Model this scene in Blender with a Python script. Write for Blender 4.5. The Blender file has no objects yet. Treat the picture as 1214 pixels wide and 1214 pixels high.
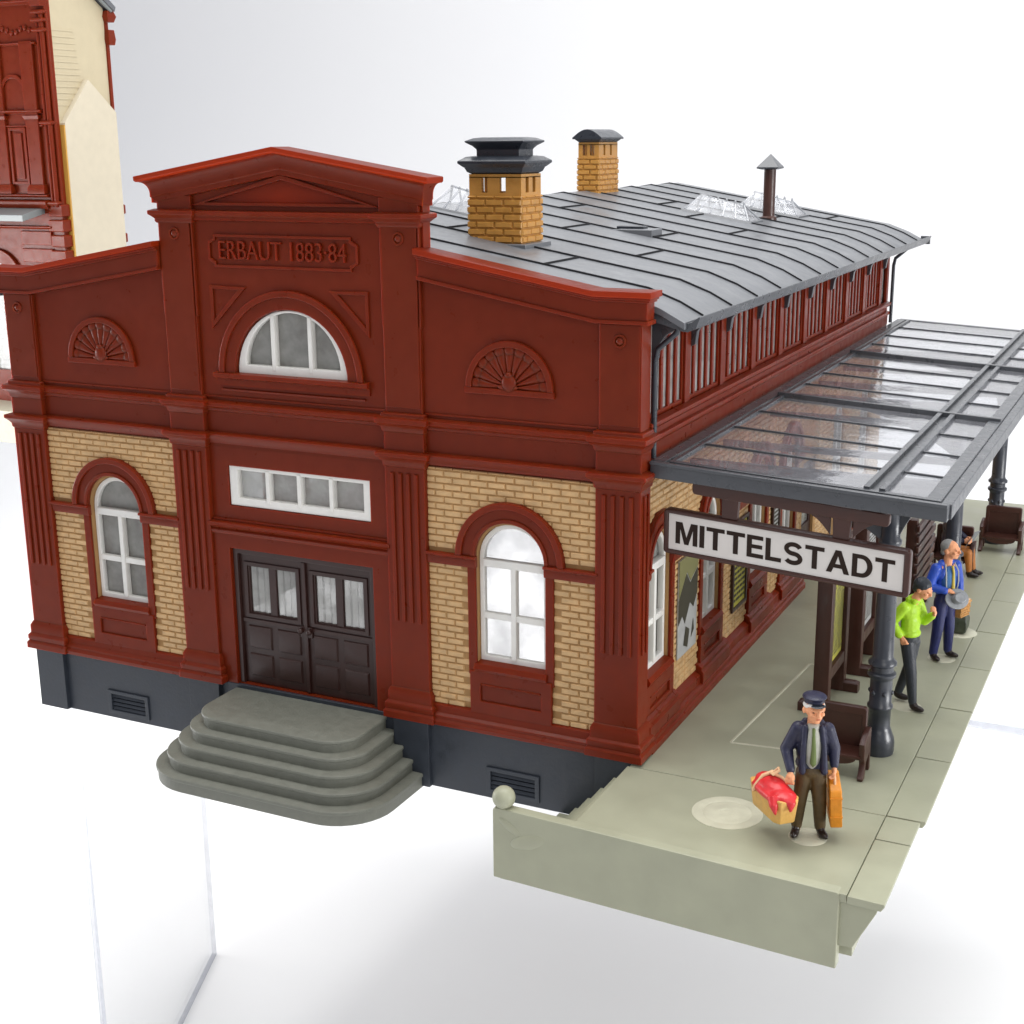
import bpy, bmesh, math, random
from mathutils import Vector, Matrix, Euler
random.seed(7)
SC = bpy.context.scene
COL = SC.collection
PI = math.pi

# ------------------------------------------------------------------ camera
cd = bpy.data.cameras.new('camera'); cam = bpy.data.objects.new('camera', cd); COL.objects.link(cam)
cam.location = (18.2691, -26.0429, 12.8364)
cam.rotation_euler = (1.312, 0.009, 0.4531)
cd.sensor_width = 36; cd.lens = 1660.21/1214*36
cd.clip_start = 0.5; cd.clip_end = 1000
SC.camera = cam

# ------------------------------------------------------------------ world and lamps
W = bpy.data.worlds.new('World'); SC.world = W; W.use_nodes = True
nt = W.node_tree; bg = nt.nodes['Background']
tc = nt.nodes.new('ShaderNodeTexCoord'); sp = nt.nodes.new('ShaderNodeSeparateXYZ')
rp = nt.nodes.new('ShaderNodeValToRGB')
nt.links.new(tc.outputs['Generated'], sp.inputs[0]); nt.links.new(sp.outputs[2], rp.inputs[0])
rp.color_ramp.elements[0].position = 0.0; rp.color_ramp.elements[0].color = (1, 1, 1, 1)
rp.color_ramp.elements[1].position = 0.6; rp.color_ramp.elements[1].color = (.88, .90, .94, 1)
# the dim side of the studio lies behind the camera, the bright sweep beyond the model
ry = nt.nodes.new('ShaderNodeValToRGB'); nt.links.new(sp.outputs[1], ry.inputs[0])
ry.color_ramp.elements[0].position = .0; ry.color_ramp.elements[0].color = (.30, .30, .32, 1)
ry.color_ramp.elements[1].position = .35; ry.color_ramp.elements[1].color = (1, 1, 1, 1)
mr = nt.nodes.new('ShaderNodeMapRange'); mr.inputs[1].default_value = -1; mr.inputs[2].default_value = 1
nt.links.new(sp.outputs[1], mr.inputs[0]); nt.links.new(mr.outputs[0], ry.inputs[0])
ry.color_ramp.elements[0].position = .25; ry.color_ramp.elements[1].position = .62
mxw = nt.nodes.new('ShaderNodeMix'); mxw.data_type = 'RGBA'; mxw.blend_type = 'MULTIPLY'; mxw.inputs[0].default_value = 1
nt.links.new(rp.outputs[0], mxw.inputs[6]); nt.links.new(ry.outputs[0], mxw.inputs[7])
nt.links.new(mxw.outputs[2], bg.inputs[0]); bg.inputs[1].default_value = .95

def area(name, loc, target, sx, sy, power, color=(1, 1, 1)):
    l = bpy.data.lights.new(name, 'AREA'); l.shape = 'RECTANGLE'; l.size = sx; l.size_y = sy
    l.energy = power; l.color = color
    o = bpy.data.objects.new(name, l); COL.objects.link(o); o.location = loc
    d = Vector(target) - Vector(loc); o.rotation_euler = d.to_track_quat('-Z', 'Y').to_euler()
    return o
area('softbox_overhead', (4, 8, 46), (4, 10, 0), 46, 46, 29000, (1, .99, .97))
area('backdrop_fill', (-10, 45, 100), (-50, 145, 45), 70, 50, 84000)  # added fill that whitens the backdrop
area('fill_left', (-62, 4, 2), (-4, 8, -16), 30, 14, 17000)  # added low fill, lifts the shadow on the table
area('fill_right', (74, 2, 6), (12, 6, -14), 30, 14, 21000)  # added fill from the right, brightens the table below the platform
area('fill_front', (30, -34, 26), (6, 0, 3), 18, 18, 3400, (1, .97, .93))  # added fill, makes up for the dim world in front of the facade

SC.view_settings.view_transform = 'Standard'
try: SC.view_settings.look = 'None'
except Exception: pass
SC.view_settings.exposure = 0.30; SC.view_settings.gamma = 1
SC.render.engine = 'CYCLES'
SC.cycles.max_bounces = 8; SC.cycles.transparent_max_bounces = 24
SC.cycles.caustics_reflective = False; SC.cycles.caustics_refractive = False

# ------------------------------------------------------------------ materials
def mat(name, col, rough=.4, spec=.5, bump=0, bscale=20, vary=0, vscale=6, sss=0, metal=0, coat=0, sssr=(1, .2, .08), grime=None):
    m = bpy.data.materials.new(name); m.use_nodes = True; n = m.node_tree; b = n.nodes['Principled BSDF']
    b.inputs['Base Color'].default_value = (*col, 1); b.inputs['Roughness'].default_value = rough
    b.inputs['Specular IOR Level'].default_value = spec; b.inputs['Metallic'].default_value = metal
    if coat: b.inputs['Coat Weight'].default_value = coat; b.inputs['Coat Roughness'].default_value = .15
    if sss:
        b.inputs['Subsurface Weight'].default_value = sss
        b.inputs['Subsurface Radius'].default_value = sssr; b.inputs['Subsurface Scale'].default_value = .35
    tcn = n.nodes.new('ShaderNodeTexCoord')
    if vary:
        ns = n.nodes.new('ShaderNodeTexNoise'); ns.inputs['Scale'].default_value = vscale; ns.inputs['Detail'].default_value = 6
        n.links.new(tcn.outputs['Object'], ns.inputs['Vector'])
        r = n.nodes.new('ShaderNodeMapRange'); r.inputs[1].default_value = .3; r.inputs[2].default_value = .7
        r.inputs[3].default_value = 1-vary; r.inputs[4].default_value = 1+vary
        n.links.new(ns.outputs[0], r.inputs[0])
        mx = n.nodes.new('ShaderNodeVectorMath'); mx.operation = 'SCALE'; mx.inputs[0].default_value = col
        n.links.new(r.outputs[0], mx.inputs['Scale']); n.links.new(mx.outputs[0], b.inputs['Base Color'])
        r2 = n.nodes.new('ShaderNodeMapRange'); r2.inputs[1].default_value = .3; r2.inputs[2].default_value = .7
        r2.inputs[3].default_value = rough*.8; r2.inputs[4].default_value = min(1, rough*1.25)
        n.links.new(ns.outputs[0], r2.inputs[0]); n.links.new(r2.outputs[0], b.inputs['Roughness'])
    if bump:
        nb = n.nodes.new('ShaderNodeTexNoise'); nb.inputs['Scale'].default_value = bscale; nb.inputs['Detail'].default_value = 4
        n.links.new(tcn.outputs['Object'], nb.inputs['Vector'])
        bp = n.nodes.new('ShaderNodeBump'); bp.inputs['Strength'].default_value = bump; bp.inputs['Distance'].default_value = .02
        n.links.new(nb.outputs[0], bp.inputs['Height']); n.links.new(bp.outputs[0], b.inputs['Normal'])
    return m
def clear(name, tint, film, filmcol, rough=.08, bump=0, lo=.7, hi=1.15, nsc=2.2):
    """thin clear or frosted plastic: transparent + diffuse film + fresnel gloss"""
    m = bpy.data.materials.new(name); m.use_nodes = True; n = m.node_tree
    for x in list(n.nodes):
        if x.type != 'OUTPUT_MATERIAL': n.nodes.remove(x)
    out = [x for x in n.nodes if x.type == 'OUTPUT_MATERIAL'][0]
    t = n.nodes.new('ShaderNodeBsdfTransparent'); t.inputs[0].default_value = (*tint, 1)
    d = n.nodes.new('ShaderNodeBsdfDiffuse'); d.inputs[0].default_value = (*filmcol, 1)
    g = n.nodes.new('ShaderNodeBsdfGlossy'); g.inputs['Roughness'].default_value = rough
    m1 = n.nodes.new('ShaderNodeMixShader'); m2 = n.nodes.new('ShaderNodeMixShader')
    m1.inputs[0].default_value = film
    n.links.new(t.outputs[0], m1.inputs[1]); n.links.new(d.outputs[0], m1.inputs[2])
    tcn = n.nodes.new('ShaderNodeTexCoord'); ns = n.nodes.new('ShaderNodeTexNoise')
    ns.inputs['Scale'].default_value = nsc; ns.inputs['Detail'].default_value = 5
    n.links.new(tcn.outputs['Object'], ns.inputs['Vector'])
    if film > 0:
        r = n.nodes.new('ShaderNodeMapRange'); r.inputs[1].default_value = .35; r.inputs[2].default_value = .65
        r.inputs[3].default_value = film*lo; r.inputs[4].default_value = min(1, film*hi)
        n.links.new(ns.outputs[0], r.inputs[0]); n.links.new(r.outputs[0], m1.inputs[0])
    lw_ = n.nodes.new('ShaderNodeLayerWeight'); lw_.inputs[0].default_value = .5
    pw = n.nodes.new('ShaderNodeMath'); pw.operation = 'POWER'; pw.inputs[1].default_value = 4.2
    f = n.nodes.new('ShaderNodeMath'); f.operation = 'MULTIPLY_ADD'; f.inputs[1].default_value = .90; f.inputs[2].default_value = .04
    n.links.new(lw_.outputs['Facing'], pw.inputs[0]); n.links.new(pw.outputs[0], f.inputs[0])
    if bump:
        bp = n.nodes.new('ShaderNodeBump'); bp.inputs['Strength'].default_value = bump; bp.inputs['Distance'].default_value = .1
        n.links.new(ns.outputs[0], bp.inputs['Height']); n.links.new(bp.outputs[0], g.inputs['Normal']); n.links.new(bp.outputs[0], lw_.inputs['Normal'])
    n.links.new(f.outputs[0], m2.inputs[0]); n.links.new(m1.outputs[0], m2.inputs[1]); n.links.new(g.outputs[0], m2.inputs[2])
    n.links.new(m2.outputs[0], out.inputs[0])
    return m

M = {}
M['red'] = mat('red_brown_plastic', (.160, .018, .0045), .33, .18, .05, 10, .06, 3, sss=.5, sssr=(1, .20, .05))
M['brick'] = mat('tan_brick_plastic', (.57, .365, .17), .42, .5, .5, 16, .14, 4)
M['grout'] = mat('tan_mortar_plastic', (.38, .215, .085), .6, .3, .2, 20, .1, 5)
M['ochre'] = mat('ochre_brick_plastic', (.46, .22, .045), .38, .5, .3, 20, .1, 5, sss=.1, sssr=(1, .5, .1))
M['slate'] = mat('slate_blue_plastic', (.028, .034, .045), .42, .45, .25, 12, .12, 4)
M['step'] = mat('grey_green_plastic', (.165, .17, .14), .5, .4, .5, 16, .08, 4)
M['white'] = mat('white_window_plastic', (.78, .77, .73), .35, .5, .1, 20, .03, 4)
M['door'] = mat('dark_brown_door_plastic', (.035, .013, .010), .36, .5, .1, 14, .1, 4)
M['brown'] = mat('chocolate_brown_plastic', (.05, .016, .010), .36, .5, .1, 14, .1, 4)
M['roof'] = mat('grey_roof_plastic', (.11, .116, .127), .38, .6, .25, 5, .06, 1.5)
M['seam'] = mat('shaded_roof_seam', (.018, .018, .02), .7, .1)  # near-black colour paints in the shaded face of the raised ribs
M['skybar'] = clear('skylight_bar', (.8, .82, .85), .55, (.45, .46, .48), .1)
M['black'] = mat('dark_grey_cap_plastic', (.02, .024, .032), .3, .6, .1, 20, .1, 4)
M['canopy'] = mat('charcoal_canopy_plastic', (.055, .059, .067), .3, .6, .15, 14, .08, 4)
M['column'] = mat('dark_column_plastic', (.026, .030, .040), .32, .6, .15, 14, .1, 4)
M['deck'] = mat('grey_green_platform_plastic', (.335, .34, .245), .4, .4, .3, 4, .06, 1.2)
M['deckwall'] = M['deck']
M['groove'] = mat('platform_joint', (.20, .19, .12), .7, .2)
M['pale'] = mat('pale_scuffed_plastic', (.52, .51, .39), .45, .4, .3, 20, .06, 4)
M['cream'] = mat('cream_wall_plastic', (.57, .51, .39), .45, .4, .1, 10, .03, 2)
M['tanedge'] = mat('tan_edge_plastic', (.55, .30, .06), .45, .4)
M['greyledge'] = mat('grey_ledge_plastic', (.20, .22, .22), .35, .5)
M['sign'] = mat('sign_paper_white', (.66, .63, .60), .5, .3, 0, 10, .02, 3)
M['ink'] = mat('sign_lettering', (.022, .012, .008), .6, .2)
M['glass'] = clear('clear_glazing', (.97, .97, .97), 0, (.5, .5, .5), .03, .15)
M['mottled'] = clear('mottled_clear_glazing', (.97, .97, .97), .18, (.24, .24, .26), .05, .3, 0, 1.6, .9)  # clear glazing with an uneven grey film
M['siding'] = mat('cream_siding_plastic', (.50, .43, .29), .45, .4, .1, 10, .03, 2)
M['frost'] = clear('frosted_glazing', (.8, .8, .8), .8, (.30, .30, .28), .15, .2)
M['frost2'] = clear('pale_frosted_glazing', (.9, .9, .9), .72, (.44, .44, .42), .15, .2)
M['cglass'] = clear('canopy_glazing', (.94, .95, .97), .15, (.50, .50, .54), .04, .12)  # grey film paints reflections into the panes
M['skyl'] = clear('skylight_glazing', (.95, .96, .98), .25, (.6, .61, .64), .08, .5)
M['acrylic'] = clear('acrylic_sheet', (.985, .988, .99), 0, (.8, .8, .85), .02)
M['acrylicedge'] = clear('acrylic_edge', (.90, .91, .94), .2, (.7, .72, .78), .2)
M['paperw'] = mat('white_backdrop_paper', (.9, .9, .9), .9, .1)
M['skin'] = mat('painted_skin', (.72, .32, .16), .45, .4, .2, 60, .1, 12)
M['facered'] = mat('painted_lips', (.35, .07, .04), .5, .3)
M['eye'] = mat('painted_eye', (.03, .015, .01), .5, .3)
M['navy'] = mat('painted_navy', (.018, .019, .045), .42, .4, .5, 30, .2, 8)
M['olive'] = mat('painted_olive_brown', (.085, .055, .022), .45, .4, .4, 30, .2, 8)
M['shirt'] = mat('painted_grey_shirt', (.42, .42, .36), .5, .3, .3, 30, .1, 10)
M['tie'] = mat('painted_green_tie', (.12, .16, .05), .5, .3)
M['shoe'] = mat('painted_black_shoe', (.016, .009, .007), .3, .5)
M['hairw'] = mat('painted_white_hair', (.7, .68, .64), .5, .4, .5, 50)
M['hairg'] = mat('painted_grey_hair', (.22, .22, .21), .5, .4, .6, 50, .1, 20)
M['lime'] = mat('painted_lime', (.36, .60, .02), .42, .4, .4, 25, .1, 8)
M['charcoal'] = mat('painted_charcoal', (.022, .026, .033), .45, .4, .4, 25, .2, 8)
M['blue'] = mat('painted_bright_blue', (.012, .06, .40), .36, .5, .4, 25, .2, 6)
M['blue2'] = mat('painted_mid_blue', (.05, .15, .34), .42, .4, .3, 25, .1, 8)
M['dblue'] = mat('painted_dark_blue', (.010, .014, .085), .40, .45, .4, 25, .2, 8)
M['yellow'] = mat('painted_yellow_ochre', (.66, .38, .10), .45, .4, .5, 20, .12, 6)
M['orange'] = mat('painted_orange_case', (.66, .24, .015), .42, .4, .4, 20, .14, 6)
M['scarlet'] = mat('painted_scarlet_cloth', (.60, .022, .028), .36, .5, .4, 12, .12, 5)
M['ribbon'] = mat('painted_cream_ribbon', (.72, .45, .25), .5, .4)
M['wicker'] = mat('painted_wicker', (.50, .25, .07), .5, .4, .8, 40, .25, 16)
M['greenbag'] = mat('painted_dark_green', (.045, .055, .035), .4, .5, .5, 16, .3, 6)
M['gold'] = mat('painted_gold_tie', (.55, .42, .06), .4, .5)
M['greyhat'] = mat('painted_grey_hat', (.20, .21, .22), .4, .5, .3, 20, .1, 8)
M['rust'] = mat('painted_rust_trousers', (.42, .15, .03), .5, .4, .4, 20, .1, 8)
M['yposter'] = mat('yellow_notice_paper', (.46, .42, .07), .5, .3, 0, 10, .1, 4)
M['gposter'] = mat('grey_notice_paper', (.40, .40, .39), .5, .3, 0, 10, .1, 4)
M['posterd'] = mat('poster_dark_ink', (.05, .045, .03), .5, .3)
M['postero'] = mat('poster_olive_ink', (.20, .19, .08), .5, .3)

def thin(name, col, tcol, k):
    m = bpy.data.materials.new(name); m.use_nodes = True; n = m.node_tree; b = n.nodes['Principled BSDF']
    b.inputs['Base Color'].default_value = (*col, 1); b.inputs['Roughness'].default_value = .35; b.inputs['Specular IOR Level'].default_value = .34
    t = n.nodes.new('ShaderNodeBsdfTranslucent'); t.inputs[0].default_value = (*tcol, 1); x = n.nodes.new('ShaderNodeMixShader'); x.inputs[0].default_value = k
    out = [q for q in n.nodes if q.type == 'OUTPUT_MATERIAL'][0]
    n.links.new(b.outputs[0], x.inputs[1]); n.links.new(t.outputs[0], x.inputs[2]); n.links.new(x.outputs[0], out.inputs[0]); return m
M['redthin'] = thin('thin_red_brown_plastic', (.172, .019, .0045), (.85, .22, .02), .42)

M['redtop'] = M['redthin']

# ------------------------------------------------------------------ mesh helpers
class MB:
    def __init__(s): s.v = []; s.f = []
    def add(s, vs, fs):
        k = len(s.v); s.v += [tuple(p) for p in vs]; s.f += [tuple(i+k for i in f) for f in fs]; return s
    def box(s, x0, x1, y0, y1, z0, z1, M4=None):
        vs = [(x0,y0,z0),(x1,y0,z0),(x1,y1,z0),(x0,y1,z0),(x0,y0,z1),(x1,y0,z1),(x1,y1,z1),(x0,y1,z1)]
        if M4: vs = [M4 @ Vector(p) for p in vs]
        return s.add(vs, [(3,2,1,0),(4,5,6,7),(0,1,5,4),(1,2,6,5),(2,3,7,6),(3,0,4,7)])
    def tbox(s, x0, x1, z0, z1, ya, yb, t, f=None):
        """slab from depth ya (wide) to yb (inset by t) : a soft brick / panel in the (u, v, depth) frame"""
        vs = [(x0,z0,ya),(x1,z0,ya),(x1,z1,ya),(x0,z1,ya),(x0+t,z0+t,yb),(x1-t,z0+t,yb),(x1-t,z1-t,yb),(x0+t,z1-t,yb)]
        if f: vs = [f(*p) for p in vs]
        return s.add(vs, [(3,2,1,0),(4,5,6,7),(0,1,5,4),(1,2,6,5),(2,3,7,6),(3,0,4,7)])
    def rings(s, loops, caps=True):
        n = len(loops[0]); vs = [p for l in loops for p in l]; fs = []
        for i in range(len(loops)-1):
            for j in range(n):
                a = i*n+j; b = i*n+(j+1) % n; fs.append((a, b, b+n, a+n))
        if caps: fs.append(tuple(range(n))[::-1]); fs.append(tuple(range((len(loops)-1)*n, len(loops)*n)))
        return s.add(vs, fs)
    def lathe(s, cx, cy, prof, n=24, sx=1, sy=1):
        return s.rings([[(cx+r*sx*math.cos(2*PI*k/n), cy+r*sy*math.sin(2*PI*k/n), z) for k in range(n)] for r, z in prof])
    def sq(s, x0, x1, y0, y1, prof):
        return s.rings([[(x0-o,y0-o,z),(x1+o,y0-o,z),(x1+o,y1+o,z),(x0-o,y1+o,z)] for o, z in prof])
    def prism(s, prof, u0, u1, f):
        """profile of (d, z) points swept along u; f(u, z, d) -> world"""
        n = len(prof); return s.rings([[f(u, z, d) for d, z in prof] for u in (u0, u1)])
    def tube(s, pts, r, n=10):
        pts = [Vector(p) for p in pts]; rr = r if isinstance(r, (list, tuple)) else [r]*len(pts); loops = []
        t0 = (pts[1]-pts[0]).normalized(); ref = Vector((0,0,1)) if abs(t0.z) < .9 else Vector((1,0,0))
        nrm = t0.cross(ref).normalized()
        for i, p in enumerate(pts):
            t = (pts[min(i+1, len(pts)-1)]-pts[max(i-1, 0)]).normalized()
            nrm = (nrm - t*nrm.dot(t)).normalized(); bn = t.cross(nrm)
            loops.append([p+(nrm*math.cos(2*PI*k/n)+bn*math.sin(2*PI*k/n))*rr[i] for k in range(n)])
        return s.rings(loops)
    def ell(s, c, r, rot=None, nu=14, nv=10):
        c = Vector(c); Rm = Euler(rot).to_matrix() if rot else None; loops = []
        for i in range(1, nv):
            a = PI*i/nv; loops.append([Vector((r[0]*math.sin(a)*math.cos(2*PI*k/nu), r[1]*math.sin(a)*math.sin(2*PI*k/nu), -r[2]*math.cos(a))) for k in range(nu)])
        bot = Vector((0,0,-r[2])); top = Vector((0,0,r[2]))
        vs = [p for l in loops for p in l]+[bot, top]
        if Rm: vs = [Rm @ p for p in vs]
        vs = [c+p for p in vs]; fs = []
        for i in range(nv-2):
            for j in range(nu):
                a = i*nu+j; b = i*nu+(j+1) % nu; fs.append((a, b, b+nu, a+nu))
        B = (nv-1)*nu
        for j in range(nu):
            fs.append((B, (j+1) % nu, j)); fs.append((B+1, (nv-2)*nu+j, (nv-2)*nu+(j+1) % nu))
        return s.add(vs, fs)
    def mesh(s, other_verts, other_faces): return s.add(other_verts, other_faces)
    def build(s, name, m, parent=None, bevel=0, smooth=True, ang=38, seg=2):
        me = bpy.data.meshes.new(name); me.from_pydata([tuple(v) for v in s.v], [], s.f); me.update()
        bm = bmesh.new(); bm.from_mesh(me); bmesh.ops.recalc_face_normals(bm, faces=bm.faces); bm.to_mesh(me); bm.free()
        return link(name, me, m, parent, bevel, smooth, ang, seg)
def link(name, me, m, parent=None, bevel=0, smooth=True, ang=38, seg=2):
    if isinstance(m, str): m = M[m]
    me.materials.clear(); me.materials.append(m)
    if smooth:
        me.polygons.foreach_set('use_smooth', [True]*len(me.polygons)); me.set_sharp_from_angle(angle=math.radians(ang))
    o = bpy.data.objects.new(name, me); COL.objects.link(o)
    if parent: o.parent = parent
    if bevel:
        b = o.modifiers.new('bevel', 'BEVEL'); b.width = bevel; b.segments = seg; b.limit_method = 'ANGLE'; b.angle_limit = math.radians(38)
        b.harden_normals = True
    return o
def tmp_eval(o):
    COL.objects.link(o) if o.name not in COL.objects else None
    dg = bpy.context.evaluated_depsgraph_get(); dg.update()
    me = bpy.data.meshes.new_from_object(o.evaluated_get(dg), depsgraph=dg)
    vs = [v.co.copy() for v in me.vertices]; fs = [tuple(p.vertices) for p in me.polygons]
    bpy.data.meshes.remove(me); bpy.data.objects.remove(o); return vs, fs
def plate(outline, holes, d0, d1, f, bev=0.0):
    """flat plate with holes in the (u, v) plane, from depth d0 to d1 along outward normal"""
    c = bpy.data.curves.new('c', 'CURVE'); c.dimensions = '2D'; c.fill_mode = 'BOTH'
    c.extrude = abs(d1-d0)/2-bev; c.bevel_depth = bev; c.bevel_resolution = 1; c.offset = -bev
    for pl in [outline]+list(holes):
        sp_ = c.splines.new('POLY'); sp_.points.add(len(pl)-1); sp_.use_cyclic_u = True
        for i, (u, v) in enumerate(pl): sp_.points[i].co = (u, v, 0, 1)
    o = bpy.data.objects.new('t', c); vs, fs = tmp_eval(o); mid = (d0+d1)/2
    return [f(p.x, p.y, p.z+mid) for p in vs], fs
def text(body, size, d0, d1, f, u, v, off=0, align='CENTER', sx=1.0, bev=0):
    c = bpy.data.curves.new('t', 'FONT'); c.body = body; c.size = size; c.align_x = align; c.align_y = 'CENTER'
    c.extrude = abs(d1-d0)/2; c.offset = off; c.bevel_depth = bev
    o = bpy.data.objects.new('t', c); vs, fs = tmp_eval(o); mid = (d0+d1)/2
    return [f(u+p.x*sx, v+p.y, p.z+mid) for p in vs], fs
def P(spec, name, m, parent=None, bevel=0, **k):
    vs, fs = spec; return MB().add(vs, fs).build(name, m, parent, bevel, **k)
FRONT = lambda u, v, d: Vector((u, -d, v))            # facade wall, faces -Y
EAST = lambda u, v, d: Vector((8.35+d, u, v))         # platform side wall, faces +X
FLAT = lambda u, v, d: Vector((u, v, d))
def arc(cx, cz, r, a0, a1, n=24, rz=None):
    return [(cx+r*math.cos(math.radians(a0+(a1-a0)*i/n)), cz+(rz or r)*math.sin(math.radians(a0+(a1-a0)*i/n))) for i in range(n+1)]
def rect(u0, u1, v0, v1): return [(u0,v0),(u1,v0),(u1,v1),(u0,v1)]
def archpoly(cx, w, z0, zs, n=20): return [(cx-w, z0), (cx+w, z0)]+arc(cx, zs, w, 0, 180, n)
def ringpoly(cx, cz, r0, r1, n=24): return arc(cx, cz, r1, 0, 180, n)+arc(cx, cz, r0, 180, 0, n)
def thing(name, label, cat, loc=(0,0,0), group=None):
    o = bpy.data.objects.new(name, None); COL.objects.link(o); o.location = loc; o.empty_display_size = .2
    o['label'] = label; o['category'] = cat
    if group: o['group'] = group
    return o
def tag(o, label, cat, group=None):
    o['label'] = label; o['category'] = cat
    if group: o['group'] = group
    return o
def at(root, *objs):
    """parts were modelled in world coordinates: keep them there under a root with a location"""
    for o in objs: o.matrix_parent_inverse = root.matrix_world.inverted()
def slope_mould(cx, half, zend, zmid, prof, back, f=None):
    """moulding of profile (d, dz) following a gable, its ends flaring out as far as its face"""
    mb = MB(); L = []
    for k in (-1, 0, 1):
        ring = []
        for d, z in prof: ring.append(FRONT(cx+k*(half+max(d, 0)), (zmid if k == 0 else zend)+z, d))
        for d, z in prof[::-1]: ring.append(FRONT(cx+k*(half+max(d, 0)), (zmid if k == 0 else zend)+z, back))
        L.append(ring)
    return mb.rings(L)
def settle(root):
    inv = Matrix.Translation(-Vector(root.location))
    for c in root.children_recursive: c.data.transform(inv)
GLY = {'M': (.96, [(0,0),(.2,0),(.2,.70),(.39,0),(.57,0),(.76,.70),(.76,0),(.96,0),(.96,1),(.67,1),(.48,.32),(.29,1),(0,1)], []),
 'I': (.21, [(0,0),(.21,0),(.21,1),(0,1)], []), 'T': (.78, [(.285,0),(.495,0),(.495,.82),(.78,.82),(.78,1),(0,1),(0,.82),(.285,.82)], []),
 'E': (.70, [(0,0),(.70,0),(.70,.18),(.21,.18),(.21,.42),(.65,.42),(.65,.59),(.21,.59),(.21,.82),(.68,.82),(.68,1),(0,1)], []),
 'L': (.66, [(0,0),(.66,0),(.66,.18),(.21,.18),(.21,1),(0,1)], []),
 'A': (.94, [(0,0),(.22,0),(.30,.22),(.64,.22),(.72,0),(.94,0),(.585,1),(.355,1)], [[(.365,.39),(.575,.39),(.47,.75)]]),
 'D': (.82, [(0,0)]+[(.38+.44*math.cos(a), .5+.5*math.sin(a)) for a in [-PI/2+PI*i/16 for i in range(17)]]+[(0,1)], [[(.21,.18)]+[(.37+.235*math.cos(a), .5+.32*math.sin(a)) for a in [-PI/2+PI*i/16 for i in range(17)]]+[(.21,.82)]])}
def _s():
    c = [(.40+.285*math.cos(math.radians(a)), .705+.205*math.sin(math.radians(a))) for a in range(18, 271, 14)]+[(.40+.30*math.cos(math.radians(a)), .295+.205*math.sin(math.radians(a))) for a in range(86, -165, -14)]
    L, R_ = [], []
    for i, p in enumerate(c):
        a, b = c[max(0, i-1)], c[min(len(c)-1, i+1)]; d = Vector((b[0]-a[0], b[1]-a[1])).normalized(); w = .095
        L.append((p[0]-d.y*w, p[1]+d.x*w)); R_.append((p[0]+d.y*w, p[1]-d.x*w))
    return (.80, L+R_[::-1], [])
GLY['S'] = _s()
def glyphs(word, u0, v0, h, sx, gap, d0, d1, f):
    mb = MB(); u = u0
    for ch in word:
        w, o_, hs = GLY[ch]; mb.add(*plate([(u+x*h*sx, v0+y*h) for x, y in o_], [[(u+x*h*sx, v0+y*h) for x, y in q] for q in hs], d0, d1, f)); u += (w+gap)*h*sx
    return mb

# ------------------------------------------------------------------ setting: white table and backdrop sweep
m = MB(); prof = [(-160, -16)]+[(90+60*math.sin(a*PI/2/12), -16+60-60*math.cos(a*PI/2/12)) for a in range(13)]+[(150, 190)]
vs = []; 
for x in (-230, 230): vs += [(x, y, z) for y, z in prof]
k = len(prof)
m.add(vs, [(i, i+1, i+1+k, i+k) for i in range(k-1)])
o = m.build('table', 'paperw', None); o['kind'] = 'structure'; o['label'] = 'white seamless paper table and backdrop'

# ------------------------------------------------------------------ station building
B = thing('station_building', 'large red-brown toy station with tan brick walls, grey roof and stepped entrance', 'model building', (0, 0, -1.6))
PB = lambda spec, name, m_, bev=0, parent=B, **k_: P(spec, name, m_, parent, bev, **k_)

def bricks(u0, u1, v0, v1, f, skip, rh=.148, bw=.43, d=.034, t=.018):
    mb = MB(); r = 0; v = v0
    while v < v1-.03:
        vt = min(v+rh-.018, v1); u = u0-(r % 2)*bw/2
        while u < u1:
            a = max(u, u0); b = min(u+bw-.02, u1)
            if b-a > .06 and not skip((a+b)/2, (v+vt)/2):
                j = random.uniform(-.006, .006)
                mb.tbox(a, b, v, vt, 0, d+j, t, f)
            u += bw
        v += rh; r += 1
    return mb

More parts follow.
